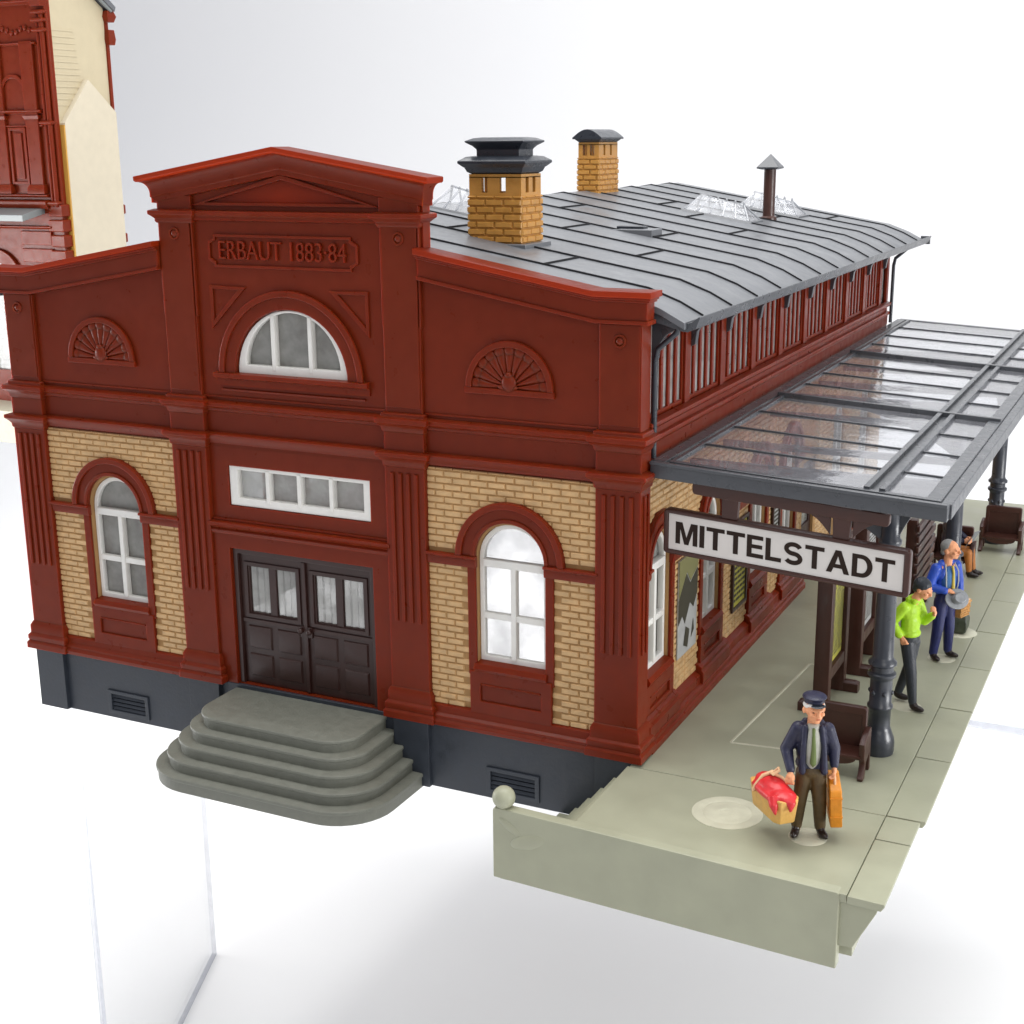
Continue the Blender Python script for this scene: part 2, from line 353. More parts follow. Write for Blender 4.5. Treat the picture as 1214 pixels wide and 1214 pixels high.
ZS = 4.02   # springing of the arched windows
def arch_bay(f, cu, u0, u1, z0, name_prefix='', glass='frost', w=.84, base=0, deep=.32, outer=1.30, simple=False):
    """brick bay with one arched window; f maps (u, v, depth)"""
    hole = archpoly(cu, w, 1.5, ZS)
    PB(plate(rect(u0, u1, z0, 6.02), [hole], -deep, 0, f), 'brick_panel', 'grout')
    def skip(u, v):
        if abs(u-cu) < w+.16 and v < ZS: return True
        if v >= ZS and (u-cu)**2+(v-ZS)**2 < (outer-.12)**2: return True
        if ZS-.22 < v < ZS+.1: return True
        return False
    bricks(u0+.03, u1-.03, z0+.04, 5.98, f, skip).build('brickwork', 'brick', B, 0, smooth=False)
    # arch surround
    a = MB()
    a.add(*plate(ringpoly(cu, ZS+.06, w, outer), [], 0, .10, f, .015))
    a.add(*plate(ringpoly(cu, ZS+.06, outer-.15, outer+.0), [], .10, .17, f, .02))
    a.add(*plate(ringpoly(cu, ZS+.06, w, w+.09), [], .10, .14, f, .015))
    for s in (-1, 1):
        a.add(*plate(rect(*sorted((cu+s*w, cu+s*(w+.20))), z0+.9, ZS-.2), [], 0, .075, f, .015))
    a.build('window_surround', 'red', B)
    # imposts
    for s in (-1, 1):
        e = u0+.0 if s < 0 else u1
        i = MB(); lo, hi = sorted((cu+s*(w-.02), e))
        i.prism([(0, ZS-.21), (.10, ZS-.21), (.12, ZS-.15), (.12, ZS-.02), (.18, ZS+.0), (.18, ZS+.06), (0, ZS+.06)], lo, hi, f)
        i.build('impost_band', 'red', B, .012)
    # sill and panel
    s_ = MB(); s_.prism([(-deep+.04, 1.42), (.12, 1.42), (.16, 1.5), (.10, 1.60), (-deep+.04, 1.66)], cu-w-.04, cu+w+.04, f)
    s_.add(*plate(rect(cu-w-.16, cu+w+.16, z0, 1.42), [rect(cu-w+.1, cu+w-.1, z0+.30, 1.14)], 0, .11, f, .015))
    s_.add(*plate(rect(cu-w+.0, cu+w-.0, z0+.2, 1.24), [], 0, .055, f, .01))
    s_.prism([(.05, 1.10), (.10, 1.10), (.13, 1.14), (.05, 1.18)], cu-w+.12, cu+w-.12, f)
    s_.build('window_sill', 'red', B, .0)
    # white frame with glazing bars, pane as its child
    fr = MB(); wi = w-.01; g = .11
    D0, D1 = -deep+.06, -deep+.2
    fr.add(*plate(archpoly(cu, wi, 1.62, ZS), [archpoly(cu, wi-g, 1.62+.13, ZS)], D0, D1, f, .015))
    fr.add(*plate(rect(cu-wi+g-.02, cu+wi-g+.02, ZS-.20, ZS-.02), [], D0, D1+.03, f, .02))
    fr.add(*plate(rect(cu-wi+g-.02, cu+wi-g+.02, 2.62, 2.76), [], D0, D1+.01, f, .02))
    fr.add(*plate(rect(cu-.065, cu+.065, 1.72, ZS-.16), [], D0, D1+.04, f, .02))
    fo = fr.build('window', 'white', B)
    P(plate(archpoly(cu, wi-.05, 1.66, ZS), [], D0-.03, D0-.01, f), 'pane', glass, fo)

# front wings
for s, gl in ((-1, 'frost'), (1, 'mottled')):
    cu = 5.48*s
    arch_bay(FRONT, cu, *sorted((3.42*s, 7.56*s)), .42, glass=gl)

# upper wall of both wings and the middle, all in red plastic
up = [(-8.35, 5.95), (8.35, 5.95), (8.35, 9.9), (7.5, 9.9), (3.5, 10.6), (3.5, 12.05), (0, 12.62), (-3.5, 12.05), (-3.5, 10.6), (-7.5, 9.9), (-8.35, 9.9)]
lun = arc(0, 7.72, 1.52, 0, 180, 28)
PB(plate(up, [lun, [(-2.1, 11.57), (2.1, 11.57), (0, 12.07)]], -.3, .0, FRONT), 'upper_wall', 'red')
mid = rect(-3.42, 3.42, 0.0, 5.96)
PB(plate(mid, [rect(-1.98, 1.98, 0.02, 3.46), rect(-1.96, 1.96, 4.52, 5.50)], -.3, .0, FRONT), 'entrance_wall', 'red')

# door surround, lintel band
d = MB()
d.add(*plate([(-2.5, 0), (-2.0, 0), (-2.0, 3.48), (2.0, 3.48), (2.0, 0), (2.5, 0), (2.5, 3.86), (-2.5, 3.86)], [], 0, .07, FRONT, .015))
d.prism([(0, 3.84), (.12, 3.84), (.14, 3.92), (.10, 3.96), (.18, 4.05), (.18, 4.12), (0, 4.14)], -2.52, 2.52, FRONT)
d.add(*plate(rect(-2.5, 2.5, 4.14, 4.2), [], 0, .05, FRONT, .01))
d.build('door_surround', 'red', B)
# transom window
tw = MB(); D0, D1 = -.22, -.04
tw.add(*plate(rect(-1.95, 1.95, 4.53, 5.49), [rect(-1.72, 1.76, 4.72, 5.40)], D0, D1, FRONT, .015))
for x in (-.86, .02, .90): tw.add(*plate(rect(x-.055, x+.055, 4.66, 5.44), [], D0, D1+.02, FRONT, .02))
tw = tw.build('window', 'white', B); P(plate(rect(-1.9, 1.9, 4.6, 5.45), [], D0-.02, D0+.0, FRONT), 'pane', 'frost2', tw)
# lunette window
lw = MB()
lw.add(*plate(arc(0, 7.72, 1.5, 0, 180, 28), [arc(0, 7.72+.16, 1.28, 2, 178, 24)], D0, D1, FRONT, .02))
for x in (-.50, .50): lw.add(*plate(rect(x-.055, x+.055, 7.82, 9.09), [], D0, D1+.01, FRONT, .02))
lw = lw.build('window', 'white', B); P(plate(arc(0, 7.76, 1.42, 0, 180, 24), [], D0-.02, D0, FRONT), 'pane', 'frost', lw)
a = MB()
a.add(*plate(ringpoly(0, 7.72, 1.52, 1.92, 32), [], 0, .07, FRONT, .015))
a.add(*plate(ringpoly(0, 7.72, 1.80, 1.95, 32), [], .05, .13, FRONT, .02))
a.prism([(0, 7.44), (.06, 7.44), (.06, 7.58), (.16, 7.62), (.16, 7.72), (0, 7.74)], -2.08, 2.08, FRONT)
a.prism([(0, 7.30), (.04, 7.30), (.05, 7.34), (0, 7.36)], -1.95, 1.95, FRONT)
a.build('window_surround', 'red', B)
# spandrel triangles beside the lunette
for s in (-1, 1):
    t = MB(); o_ = [(s*2.12, 9.72), (s*1.12, 9.70), (s*2.12, 8.72)]; i_ = [(s*2.04, 9.64), (s*1.34, 9.63), (s*2.04, 8.93)]
    t.add(*plate(o_, [i_], 0, .05, FRONT, .01)); t.build('spandrel_moulding', 'red', B)
# inscription plaque
q = .17
def plaque(w, h, q, cz=10.50, cx=-.10): return [(cx-w+q, cz-h), (cx+w-q, cz-h), (cx+w-q, cz-h+.07), (cx+w, cz-h+q), (cx+w, cz+h-q), (cx+w-q, cz+h-.07), (cx+w-q, cz+h), (cx-w+q, cz+h), (cx-w+q, cz+h-.07), (cx-w, cz+h-q), (cx-w, cz-h+q), (cx-w+q, cz-h+.07)]
pl = MB(); pl.add(*plate(plaque(2.0, .37, .17), [plaque(1.94, .31, .15)], 0, .055, FRONT, .01)); plq = pl.build('plaque', 'red', B)
P(text('ERBAUT 1883·84', .60, 0, .07, FRONT, -.10, 10.50, off=-.012, sx=.80, bev=.008), 'inscription', 'red', plq)
# pediment
pd = MB()
pd.add(*plate([(-2.42, 11.52), (2.42, 11.52), (0, 12.16)], [(-2.0, 11.60), (2.0, 11.60), (0, 12.06)][::1], 0, .06, FRONT, .01)) if False else None
pd.add(*plate([(-2.5, 11.50), (2.5, 11.50), (0, 12.18)], [[(-2.1, 11.57), (2.1, 11.57), (0, 12.07)]], 0, .07, FRONT, .012))
pd.build('pediment_panel', 'red', B)
PB(plate([(-2.2, 11.55), (2.2, 11.55), (0, 12.10)], [], -.08, -.03, FRONT), 'pediment_infill', 'redthin')

def band_up(cx, half, z_end, z_mid, th):
    return [(cx-half, z_end), (cx, z_mid), (cx+half, z_end), (cx+half, z_end-th), (cx, z_mid-th), (cx-half, z_end-th)]
slope_mould(0, 3.46, 12.14, 12.77, [(.38, 0), (.38, -.10), (.34, -.13)], -.32).build('pediment_coping', 'redtop', B, .018)
cav = [(.30, -.13)]+[(.13+.17*(1-math.sin(PI/2*i/7)), -.13-.26*(1-math.cos(PI/2*i/7))) for i in range(1, 8)]+[(.13, -.46), (.11, -.48), (.11, -.59), (.0, -.61)]
slope_mould(0, 3.46, 12.14, 12.77, cav, -.30).build('pediment_cornice', 'red', B, .0)
cp = MB()
cp.prism([(0, 11.16), (.10, 11.18), (.10, 11.26), (.17, 11.32), (.17, 11.38), (0, 11.40)], -2.5, 2.5, FRONT)
cp.build('string_course', 'red', B)

# wing copings
for s in (-1, 1):
    top = [(3.44*s, 10.70), (7.50*s, 9.98), (8.86*s, 9.98)]
    def band(t0, t1, end, d0, d1, bev=.015):
        pts = [(x if i < 2 else end*s, z-t0) for i, (x, z) in enumerate(top)]; low = [(x if i < 2 else end*s, z-t1) for i, (x, z) in enumerate(top)]
        return plate(pts+low[::-1], [], d0, d1, FRONT, bev)
    P(band(0, .12, 8.74, -.26, .40, .02), 'wing_coping', 'redtop', B)
    c = MB(); c.add(*band(.11, .17, 8.70, -.2, .33)); c.add(*band(.16, .22, 8.66, -.2, .28)); c.add(*band(.20, .60, 8.60, -.2, .22)); c.add(*band(.58, .66, 8.64, -.2, .26)); c.build('wing_cornice', 'red', B)

# string courses along the facade
def course(u0, u1, f, name='string_course'):
    c = MB()
    c.prism([(0, 6.02), (.06, 6.03), (.08, 6.10), (.16, 6.18), (.17, 6.26), (0, 6.30)], u0, u1, f)
    c.prism([(0, 6.78), (.05, 6.80), (.06, 6.86), (.15, 6.92), (.15, 7.0), (0, 7.06)], u0, u1, f)
    c.add(*plate(rect(u0, u1, 7.12, 7.17), [], 0, .04, f, .01))
    c.build(name, 'red', B, .01)
for u0, u1 in ((-7.5, -3.45), (-2.5, 2.5), (3.45, 7.5)): course(u0, u1, FRONT)
# base moulding
for u0, u1 in ((-7.5, -3.45), (3.45, 7.5)):
    c = MB(); c.prism([(0, 0), (.24, 0), (.26, .10), (.20, .16), (.20, .22), (.12, .28), (.10, .44), (0, .48)], u0, u1, FRONT)
    c.build('base_moulding', 'red', B, .012)

# pilasters
def pilaster(x0, x1, y0, y1, top, faces, cap_top=False):
    w = x1-x0; m_ = MB()
    m_.sq(x0, x1, y0, y1, [(.0, 0), (.0, 6.0)])
    m_.sq(x0, x1, y0, y1, [(.16, 0), (.16, .16), (.11, .22), (.13, .26), (.13, .36), (.07, .42), (.07, .62), (.02, .72), (0, .74)])
    m_.sq(x0, x1, y0, y1, [(0, 5.92), (.03, 5.94), (.04, 6.04), (.10, 6.12), (.16, 6.18), (.16, 6.26), (.02, 6.30)])
    m_.sq(x0, x1, y0, y1, [(.0, 6.26), (.0, 6.80)])
    m_.sq(x0, x1, y0, y1, [(.0, 6.70), (.03, 6.74), (.05, 6.82), (.12, 6.90), (.15, 6.92), (.15, 7.02), (.04, 7.06), (.04, 7.12), (0, 7.14)])
    m_.sq(x0+.04, x1-.04, y0+.05, y1, [(0, 7.1), (0, top)])
    p = m_.build('pilaster', 'red', B, .014)
    fl = MB()
    for k in range(4):
        c = x0+w*(.20+.2*k); fl.add(*plate(rect(c-.045, c+.045, 2.35, 5.80), [], -y0-.0, -y0+.05, FRONT, .018))
    if faces:
        for k in range(2):
            c = y0+.2+.22*k; fl.add(*plate(rect(c-.045, c+.045, 2.35, 5.80), [], x1-8.35, x1-8.35+.04, EAST, .015))
    fl.build('fluting', 'red', p)
    if not cap_top:
        r = MB(); cx = (x0+x1)/2
        r.add(*plate(rect(x0+.07, x1-.07, 7.25, top-.0), [], -y0-.05, -y0-.02, FRONT, .01))
        r.rings([[(cx+rr*math.cos(2*PI*k/20), y0-.0+.02-dd, top-.33+rr*math.sin(2*PI*k/20)) for k in range(20)] for rr, dd in ((.15, 0), (.14, .03), (.10, .03), (.09, .0), (.05, .04), (.02, .05))])
        r.build('rosette', 'red', p)
    return p
pilaster(7.5, 8.5, -.15, .42, 9.30, True)
pilaster(-8.5, -7.5, -.15, .42, 9.30, False)
for x0, x1 in ((2.46, 3.46), (-3.46, -2.46)):
    pilaster(x0, x1, -.15, .05, 11.2, False)
    c = MB(); c.sq(x0, x1, -.12, .30, [(0, 11.10), (.03, 11.14), (.03, 11.20), (.09, 11.26), (.14, 11.30), (.14, 11.38), (.02, 11.42)])
    c.sq(x0+.02, x1-.02, -.10, .29, [(0, 9.0), (0, 11.14)])
    c.sq(x0+.02, x1-.02, -.10, .29, [(0, 11.38), (0, 11.72)]); c.build('pilaster_cap', 'red', B, .012)

# scallop shell niches
for cx in (-5.50, 5.50):
    z = 7.82; sh = MB()
    sh.add(*plate(ringpoly(cx, z, .88, 1.02, 28), [], 0, .10, FRONT, .02))
    sh.add(*plate(rect(cx-1.04, cx+1.04, z-.13, z+.0), [], 0, .10, FRONT, .02))
    base = MB(); base.add(*plate(arc(cx, z, .9, 0, 180, 24), [], 0, .012, FRONT)); 
    for k in range(11):
        a_ = math.radians(4+172*k/10); n = 9; loops = []
        for i in range(n):
            t = i/(n-1); r_ = .16+t*.62; wd = .02+.108*t; 
            if i == n-1: r_ += .0
            hgt = .055*math.sin(PI*(.15+.7*t))+.02
            c_ = Vector((cx+r_*math.cos(a_), z+.03+r_*math.sin(a_)*1.0)); nr = Vector((-math.sin(a_), math.cos(a_)))
            loops.append([FRONT(*(c_+nr*wd*math.cos(q_)), .01+hgt*math.sin(q_)) for q_ in [PI*j/6 for j in range(7)]])
        sh.rings(loops)
        e = Vector((cx+.79*math.cos(a_), z+.03+.79*math.sin(a_)))
        sh.ell(FRONT(*e, .03), (.125, .055, .125), nu=14, nv=10)
    sh.ell(FRONT(cx, z+.14, .07), (.17, .09, .20)); sh.ell(FRONT(cx, z+.30, .08), (.09, .07, .07)); sh.ell(FRONT(cx-.03, z+.04, .06), (.24, .06, .07))
    base.v += []; o_ = sh.build('shell_niche', 'red', B)

# slate plinth
pn = MB()
pn.add(*plate(rect(-8.42, 8.42, -1.62, .0), [rect(4.92, 6.12, -1.40, -.92), rect(-6.12, -4.92, -1.40, -.92)], -.3, .08, FRONT, .01))
for x0, x1 in ((7.55, 8.46), (-8.46, -7.55), (2.5, 3.42), (-3.42, -2.5)): pn.sq(x0, x1, -.20, .3, [(0, -1.62), (0, .005)])
pn.sq(8.0, 8.46, .3, 24.4, [(0, -1.62), (0, -.3)]); pn.sq(-8.46, -8.1, .3, 24.4, [(0, -1.62), (0, 0)])
pn = pn.build('plinth', 'slate', B, .012)
for cx in (5.52, -5.52):
    g = MB(); g.add(*plate(rect(cx-.66, cx+.66, -1.48, -.84), [rect(cx-.55, cx+.55, -1.38, -.94)], .04, .13, FRONT, .015))
    for k in range(4): g.prism([(-.02, -1.37+k*.11), (.09, -1.37+k*.11), (.06, -1.30+k*.11), (-.02, -1.29+k*.11)], cx-.56, cx+.56, FRONT)
    g.add(*plate(rect(cx-.56, cx+.56, -1.4, -.92), [], -.05, -.02, FRONT)); g.build('vent_grille', 'slate', pn)

# double door
dr = MB(); dr.add(*plate([(-1.98, .02), (-1.86, .02), (-1.86, 3.34), (1.86, 3.34), (1.86, .02), (1.98, .02), (1.98, 3.46), (-1.98, 3.46)], [], -.25, -.02, FRONT, .015))
dr.build('door_frame', 'door', B)
for s in (-1, 1):
    lf = MB(); u0, u1 = sorted((s*.02, s*1.86)); c = (u0+u1)/2
    wins = [rect(c-.66, c-.10, 1.86, 3.02), rect(c+.10, c+.66, 1.86, 3.02)]
    lf.add(*plate(rect(u0, u1, .03, 3.33), wins, -.24, -.12, FRONT, .012))
    lf.add(*plate(rect(c-.80, c+.80, 1.74, 3.14), [rect(c-.70, c+.70, 1.84, 3.04)], -.12, -.08, FRONT, .012))
    for i in (0, 1):
        for j in (0, 1):
            x = c-.42+i*.84; z = .52+j*.72
            lf.tbox(x-.34, x+.34, z-.29, z+.29, -.12, -.075, .03, FRONT)
            vsx = [FRONT(x-.30, z-.25, -.075), FRONT(x+.30, z-.25, -.075), FRONT(x+.30, z+.25, -.075), FRONT(x-.30, z+.25, -.075), FRONT(x, z, -.02)]
            lf.add(vsx, [(0, 1, 4), (1, 2, 4), (2, 3, 4), (3, 0, 4), (3, 2, 1, 0)])
    lf.add(*plate(rect(u0+.02, u1-.02, 1.60, 1.70), [], -.12, -.08, FRONT, .01))
    lo = lf.build('door', 'door', B, 0)
    for w_ in wins:
        cu = MB(); n = 12; a_, b_ = w_[0][0], w_[1][0]; fr_ = []
        for k in range(n+1):
            x = a_-.02+(b_-a_+.04)*k/n; fr_.append((x, -.20+.03*math.sin(k*1.6)))
        cu.rings([[FRONT(x, z, dd) for x, dd in fr_]+[FRONT(x, z, dd-.015) for x, dd in fr_[::-1]] for z in (1.82, 3.06)])
        cu.build('curtained_pane', 'frost2', lo)
    h = MB(); x = s*.10; h.add(*plate(rect(x-.07, x+.07, 1.45, 1.72), [], -.12, -.06, FRONT, .015)); h.ell(FRONT(x+s*.02, 1.62, .0), (.07, .07, .07), nu=12, nv=8); h.tube([FRONT(x, 1.62, -.1), FRONT(x, 1.62, -.02)], .03)
    h.build('handle', 'door', lo)
mu = MB(); mu.add(*plate(rect(-.05, .05, .05, 3.32), [], -.12, -.05, FRONT, .015)); mu.build('door_mullion', 'door', B)

# entrance steps
st = MB()
for k in range(5):
    g = .25*k; zt = -.10-.30*k; w_ = 2.10+g; fy = 1.88+g*.92; r_ = .75+g*.55
    out = [(w_+.12, .05)]+[(w_+.12-r_+r_*math.cos(a_), -fy+r_-r_*math.sin(a_)) for a_ in [PI/2*i/9 for i in range(10)]]
    out += [(-w_+.05+r_-r_*math.sin(a_), -fy+r_-r_*math.cos(a_)) for a_ in [PI/2*i/9 for i in range(10)]]+[(-w_+.05, .05)]
    cxs = sum(p[0] for p in out)/len(out)
    def off(o_): return [(x+(o_ if x > cxs else -o_)*(1 if abs(x-cxs) > 1 else 0), y-(o_ if y < -.5 else 0)) for x, y in out]
    st.rings([[(x, y, zt-.34 if k < 4 else -1.66) for x, y in off(-.0)], [(x, y, zt-.10) for x, y in off(0)], [(x, y, zt-.085) for x, y in off(.03)], [(x, y, zt-.02) for x, y in off(.03)], [(x, y, zt) for x, y in off(0)]])
st.build('entrance_steps', 'step', B, .015)

# ------------------------------------------------------------------ platform side wall
LEN = 24.5
for i, cu in enumerate((1.36, 5.0, 8.95, 12.2-.25)):
    e = ((.42, 3.2), (3.2, 7.1), (7.1, 10.4), (10.4, 13.4))[i]
    arch_bay(EAST, cu, e[0], e[1], .55, glass='frost' if i else 'frost', w=.70 if i else .72, outer=1.12, deep=.28)
for a_, b_ in ((.42, 2.36), (4.0, 6.12), (7.95, 10.1), (10.95, 13.0)):
    p = MB(); p.prism([(0, .25), (.22, .25), (.24, .34), (.24, .55), (.19, .60), (.19, .68), (.10, .74), (0, .76)], a_, b_, EAST)
    p.build('window_pedestal', 'red', B, .012)
c = MB()
for a_, b_ in ((.42, 13.35),):
    c.prism([(0, -.06), (.30, -.06), (.30, .10), (.25, .14), (.25, .24), (.16, .30), (.16, .50), (.05, .56), (0, .58)], a_, b_, EAST)
c.prism([(0, -.06), (.12, -.06), (.12, .3), (0, .34)], 15.4, LEN, EAST)
c.build('base_moulding', 'red', B, .015)
PB(plate(rect(13.4, LEN, -.1, 6.1), [rect(13.7, 15.1, 0, 3.6), archpoly(18, .7, 1.5, 4.0), archpoly(21.8, .7, 1.5, 4.0)], -.28, 0, EAST), 'side_wall', 'grout')
bricks(15.3, LEN-.1, .5, 5.98, EAST, lambda u, v: any(abs(u-c_) < .9 and v < 4.9 for c_ in (18, 21.8))).build('brickwork', 'brick', B, 0, smooth=False)
dd = MB(); dd.add(*plate(rect(13.66, 15.14, -.02, 3.64), [rect(13.9, 14.9, 1.6, 3.4)], -.2, -.08, EAST, .02)); dd = dd.build('door', 'door', B)
P(plate(rect(13.9, 14.9, 1.6, 3.4), [], -.16, -.14, EAST), 'pane', 'frost', dd)
for cu in (18, 21.8):
    w_ = MB(); w_.add(*plate(archpoly(cu, .7, 1.5, 4.0), [archpoly(cu, .6, 1.6, 4.0)], -.2, -.06, EAST)); w_.add(*plate(rect(cu-.05, cu+.05, 1.55, 4.6), [], -.2, -.05, EAST)); w_.add(*plate(rect(cu-.65, cu+.65, 2.8, 2.9), [], -.2, -.05, EAST)); w_ = w_.build('window', 'white', B)
    P(plate(archpoly(cu, .66, 1.54, 4.0), [], -.2, -.18, EAST), 'pane', 'frost', w_)

# clerestory above the canopy
PB(plate(rect(.3, LEN, 6.0, 7.2), [], -.28, 0.02, EAST), 'clerestory_beam', 'red')
c = MB()
c.prism([(0, 6.42), (.05, 6.42), (.06, 6.75), (.12, 6.82), (.12, 6.9), (0, 6.92)], .42, LEN, EAST)
c.prism([(0, 7.06), (.10, 7.08), (.16, 7.14), (.16, 7.22), (.0, 7.26)], .42, LEN, EAST)
c.build('clerestory_sill', 'red', B, .012)
PB(plate(rect(.3, LEN, 9.32, 9.52), [], -.28, 0.0, EAST), 'eaves_plate', 'red')
bays = [.5+2.53*k for k in range(10)]
P(plate(rect(.3, LEN, 7.2, 9.4), [], -.14, -.11, EAST), 'clerestory_glazing', 'frost2', B)
for k, y0 in enumerate(bays):
    y1 = min(y0+2.53, LEN); w_ = y1-y0
    po = MB(); po.sq(8.13, 8.36, y0-.17, y0+.17, [(0, 7.2), (0, 9.4)])
    if k == 9: 
        po.build('clerestory_post', 'red', B, .012)
        for dd in (.55, 1.0): pass
        continue
    po.build('clerestory_post', 'red', B, .012)
    n = 5; hl = [rect(y0+.17+(w_-.34)/n*i+.065, y0+.17+(w_-.34)/n*(i+1)-.065, 7.34, 9.34) for i in range(n)]
    mu_ = MB(); mu_.add(*plate(rect(y0+.15, y1-.15, 7.2, 9.42), hl, -.11, -.05, EAST, .01)); mu_.build('clerestory_mullions', 'red', B)
po = MB(); po.sq(8.12, 8.38, LEN-.3, LEN, [(0, 6), (0, 9.5)]); po.sq(8.12, 8.38, .36, .62, [(0, 6), (0, 9.5)]); po.build('corner_post', 'red', B, .012)
# eaves brackets
for k in range(10):
    y = .75+2.53*k if k else .85
    if y > LEN: y = LEN-.2
    b = MB(); prof = [(0, 9.42), (.62, 9.42), (.72, 9.32), (.55, 9.16), (.30, 9.02), (.14, 8.78), (.10, 8.5), (.0, 8.45)]
    b.prism(prof, y-.09, y+.09, EAST); b.build('eaves_bracket', 'canopy', B, .015)
    b = MB(); b.tube([EAST(y+.22, 9.2, .16), EAST(y+.16, 9.0, .06), EAST(y+.16, 7.25, .06)], .035, 8); b.build('drain_pipe', 'canopy', B) if False else None
# side rain pipes
for y in (.55, LEN+.06):
    b = MB(); b.tube([(9.0, y, 9.32), (8.95, y, 9.1), (8.55, y, 8.75), (8.50, y, 8.5), (8.50, y, 6.5)], .06, 10); b.build('rain_pipe', 'black', B)

# rear and far walls of the shell
PB(plate(rect(-8.3, 8.3, -.0, 9.6), [archpoly(x, .8, 1.6, 4) for x in (-5.4, -1.8, 1.8, 5.4)], 0, .28, lambda u, v, d_: Vector((u, LEN-.02-d_, v))), 'end_wall', 'red')
PB(plate(rect(.3, LEN, 0, 9.6), [archpoly(y, .8, 1.6, 4) for y in (1.6, 5.4, 9.2, 13, 16.8, 20.6)], 0, .28, lambda u, v, d_: Vector((-8.35+d_, u, v))), 'far_side_wall', 'red')

# ------------------------------------------------------------------ roof
RP = [(-9.2, 9.34), (-8.7, 9.60), (-8.0, 9.86), (0, 11.26), (8.0, 9.86), (8.7, 9.60), (9.2, 9.34)]
def roofz(x):
    for (a_, za), (b_, zb) in zip(RP, RP[1:]):
        if a_ <= x <= b_: return za+(zb-za)*(x-a_)/(b_-a_)
FP = lambda u, v, d_: Vector((v, u, d_))
rf = MB(); Y0, Y1 = .28, 25.9
rf.rings([[(x, y, z) for x, z in RP]+[(x, y, z-.14) for x, z in RP[::-1]] for y in (Y0, Y1)])
roof = rf.build('roof', 'roof', B, .012, ang=25)
ends = []
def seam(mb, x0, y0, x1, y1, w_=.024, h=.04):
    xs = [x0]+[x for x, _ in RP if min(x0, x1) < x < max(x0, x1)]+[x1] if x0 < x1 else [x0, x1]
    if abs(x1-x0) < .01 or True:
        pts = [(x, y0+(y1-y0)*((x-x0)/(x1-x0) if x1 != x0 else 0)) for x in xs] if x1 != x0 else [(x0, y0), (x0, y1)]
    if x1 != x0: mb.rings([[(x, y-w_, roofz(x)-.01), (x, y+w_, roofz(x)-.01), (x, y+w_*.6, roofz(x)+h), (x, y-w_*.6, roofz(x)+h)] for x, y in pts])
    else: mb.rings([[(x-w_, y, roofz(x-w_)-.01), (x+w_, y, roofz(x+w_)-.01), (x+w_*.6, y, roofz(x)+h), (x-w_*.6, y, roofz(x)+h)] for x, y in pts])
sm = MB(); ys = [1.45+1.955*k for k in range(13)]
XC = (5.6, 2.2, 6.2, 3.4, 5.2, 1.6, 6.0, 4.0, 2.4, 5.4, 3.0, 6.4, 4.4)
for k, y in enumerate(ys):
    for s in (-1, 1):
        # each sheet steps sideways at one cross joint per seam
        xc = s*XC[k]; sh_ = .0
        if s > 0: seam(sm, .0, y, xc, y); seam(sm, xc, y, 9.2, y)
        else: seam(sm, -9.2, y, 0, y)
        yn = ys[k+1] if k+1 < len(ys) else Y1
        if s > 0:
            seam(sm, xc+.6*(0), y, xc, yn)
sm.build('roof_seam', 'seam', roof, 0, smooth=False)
gt = MB()
for s in (1, -1):
    gp = [(s*9.12, 9.30), (s*9.30, 9.34), (s*9.46, 9.46), (s*9.48, 9.44), (s*9.40, 9.22), (s*9.22, 9.14), (s*9.05, 9.18)]
    gt = MB(); gt.rings([[(x, y, z) for x, z in gp] for y in (.4, 26.05)])
    if s > 0: gt.sq(9.12, 9.44, 25.98, 26.1, [(0, 9.16), (0, 9.44)])
    gt.build('gutter', 'canopy', roof, .01)
fa = MB(); fa.rings([[(x, y, z) for x, z in ((8.35, 9.55), (9.15, 9.28), (9.15, 9.14), (8.35, 9.36))] for y in (.42, 25.9)]); fa.build('soffit', 'canopy', roof, .01)
# roof hatch
x, y = 4.3, 9.6; hz = roofz(x)
h = MB(); h.sq(x-.35, x+.75, y-.28, y+.28, [(.12, hz-.15), (.12, hz+.04), (0, hz+.05)]); ho = h.build('roof_hatch', 'roof', B, .015)
h = MB(); h.sq(x-.22, x+.55, y-.16, y+.16, [(0, hz-.1), (0, hz+.11), (-.03, hz+.12)]); h.build('hatch_opening', 'black', ho, .01)
# skylights: glazed ridges
def skylight(x0, x1, yc, hw=.62, h_=.62):
    cu = MB(); z0, z1 = roofz(x0), roofz(x1)
    cu.rings([[(x, yc-hw-.1, roofz(x)-.02), (x, yc+hw+.1, roofz(x)-.02), (x, yc+hw+.05, roofz(x)+.06), (x, yc-hw-.05, roofz(x)+.06)] for x in (x0-.1, x1+.1)])
    r = cu.build('skylight', 'roof', B, .01)
    g = MB(); a_ = .34
    A_ = [(x0, yc-hw, z0+.05), (x0, yc+hw, z0+.05), (x1, yc+hw, z1+.05), (x1, yc-hw, z1+.05), (x0+a_, yc, z0+h_), (x1-a_, yc, z1+h_)]
    g.add(A_, [(0, 1, 4), (2, 3, 5), (1, 2, 5, 4), (3, 0, 4, 5)]); g.build('skylight_glazing', 'skyl', r, 0, smooth=False)
    b = MB(); n = 5
    for i in range(n+1):
        t = i/n; xr = x0+a_+(x1-x0-2*a_)*t; xb = x0+(x1-x0)*t
        for s in (-1, 1):
            b.tube([(xb, yc+s*hw, roofz(xb)+.06), (xr, yc, roofz(xr)+h_-.03+.03*0+(.0))], .028, 6)
        b.ell((xr, yc, roofz(xr)+h_), (.04, .04, .07), nu=8, nv=6)
    b.tube([(x0+a_, yc, z0+h_-.02), (x1-a_, yc, z1+h_-.02)], .03, 6)
    b.build('glazing_bar', 'skybar', r, 0)
skylight(3.35, 5.45, 17.6, .6, .5)
skylight(3.75, 5.75, 22.2, .6, .5)
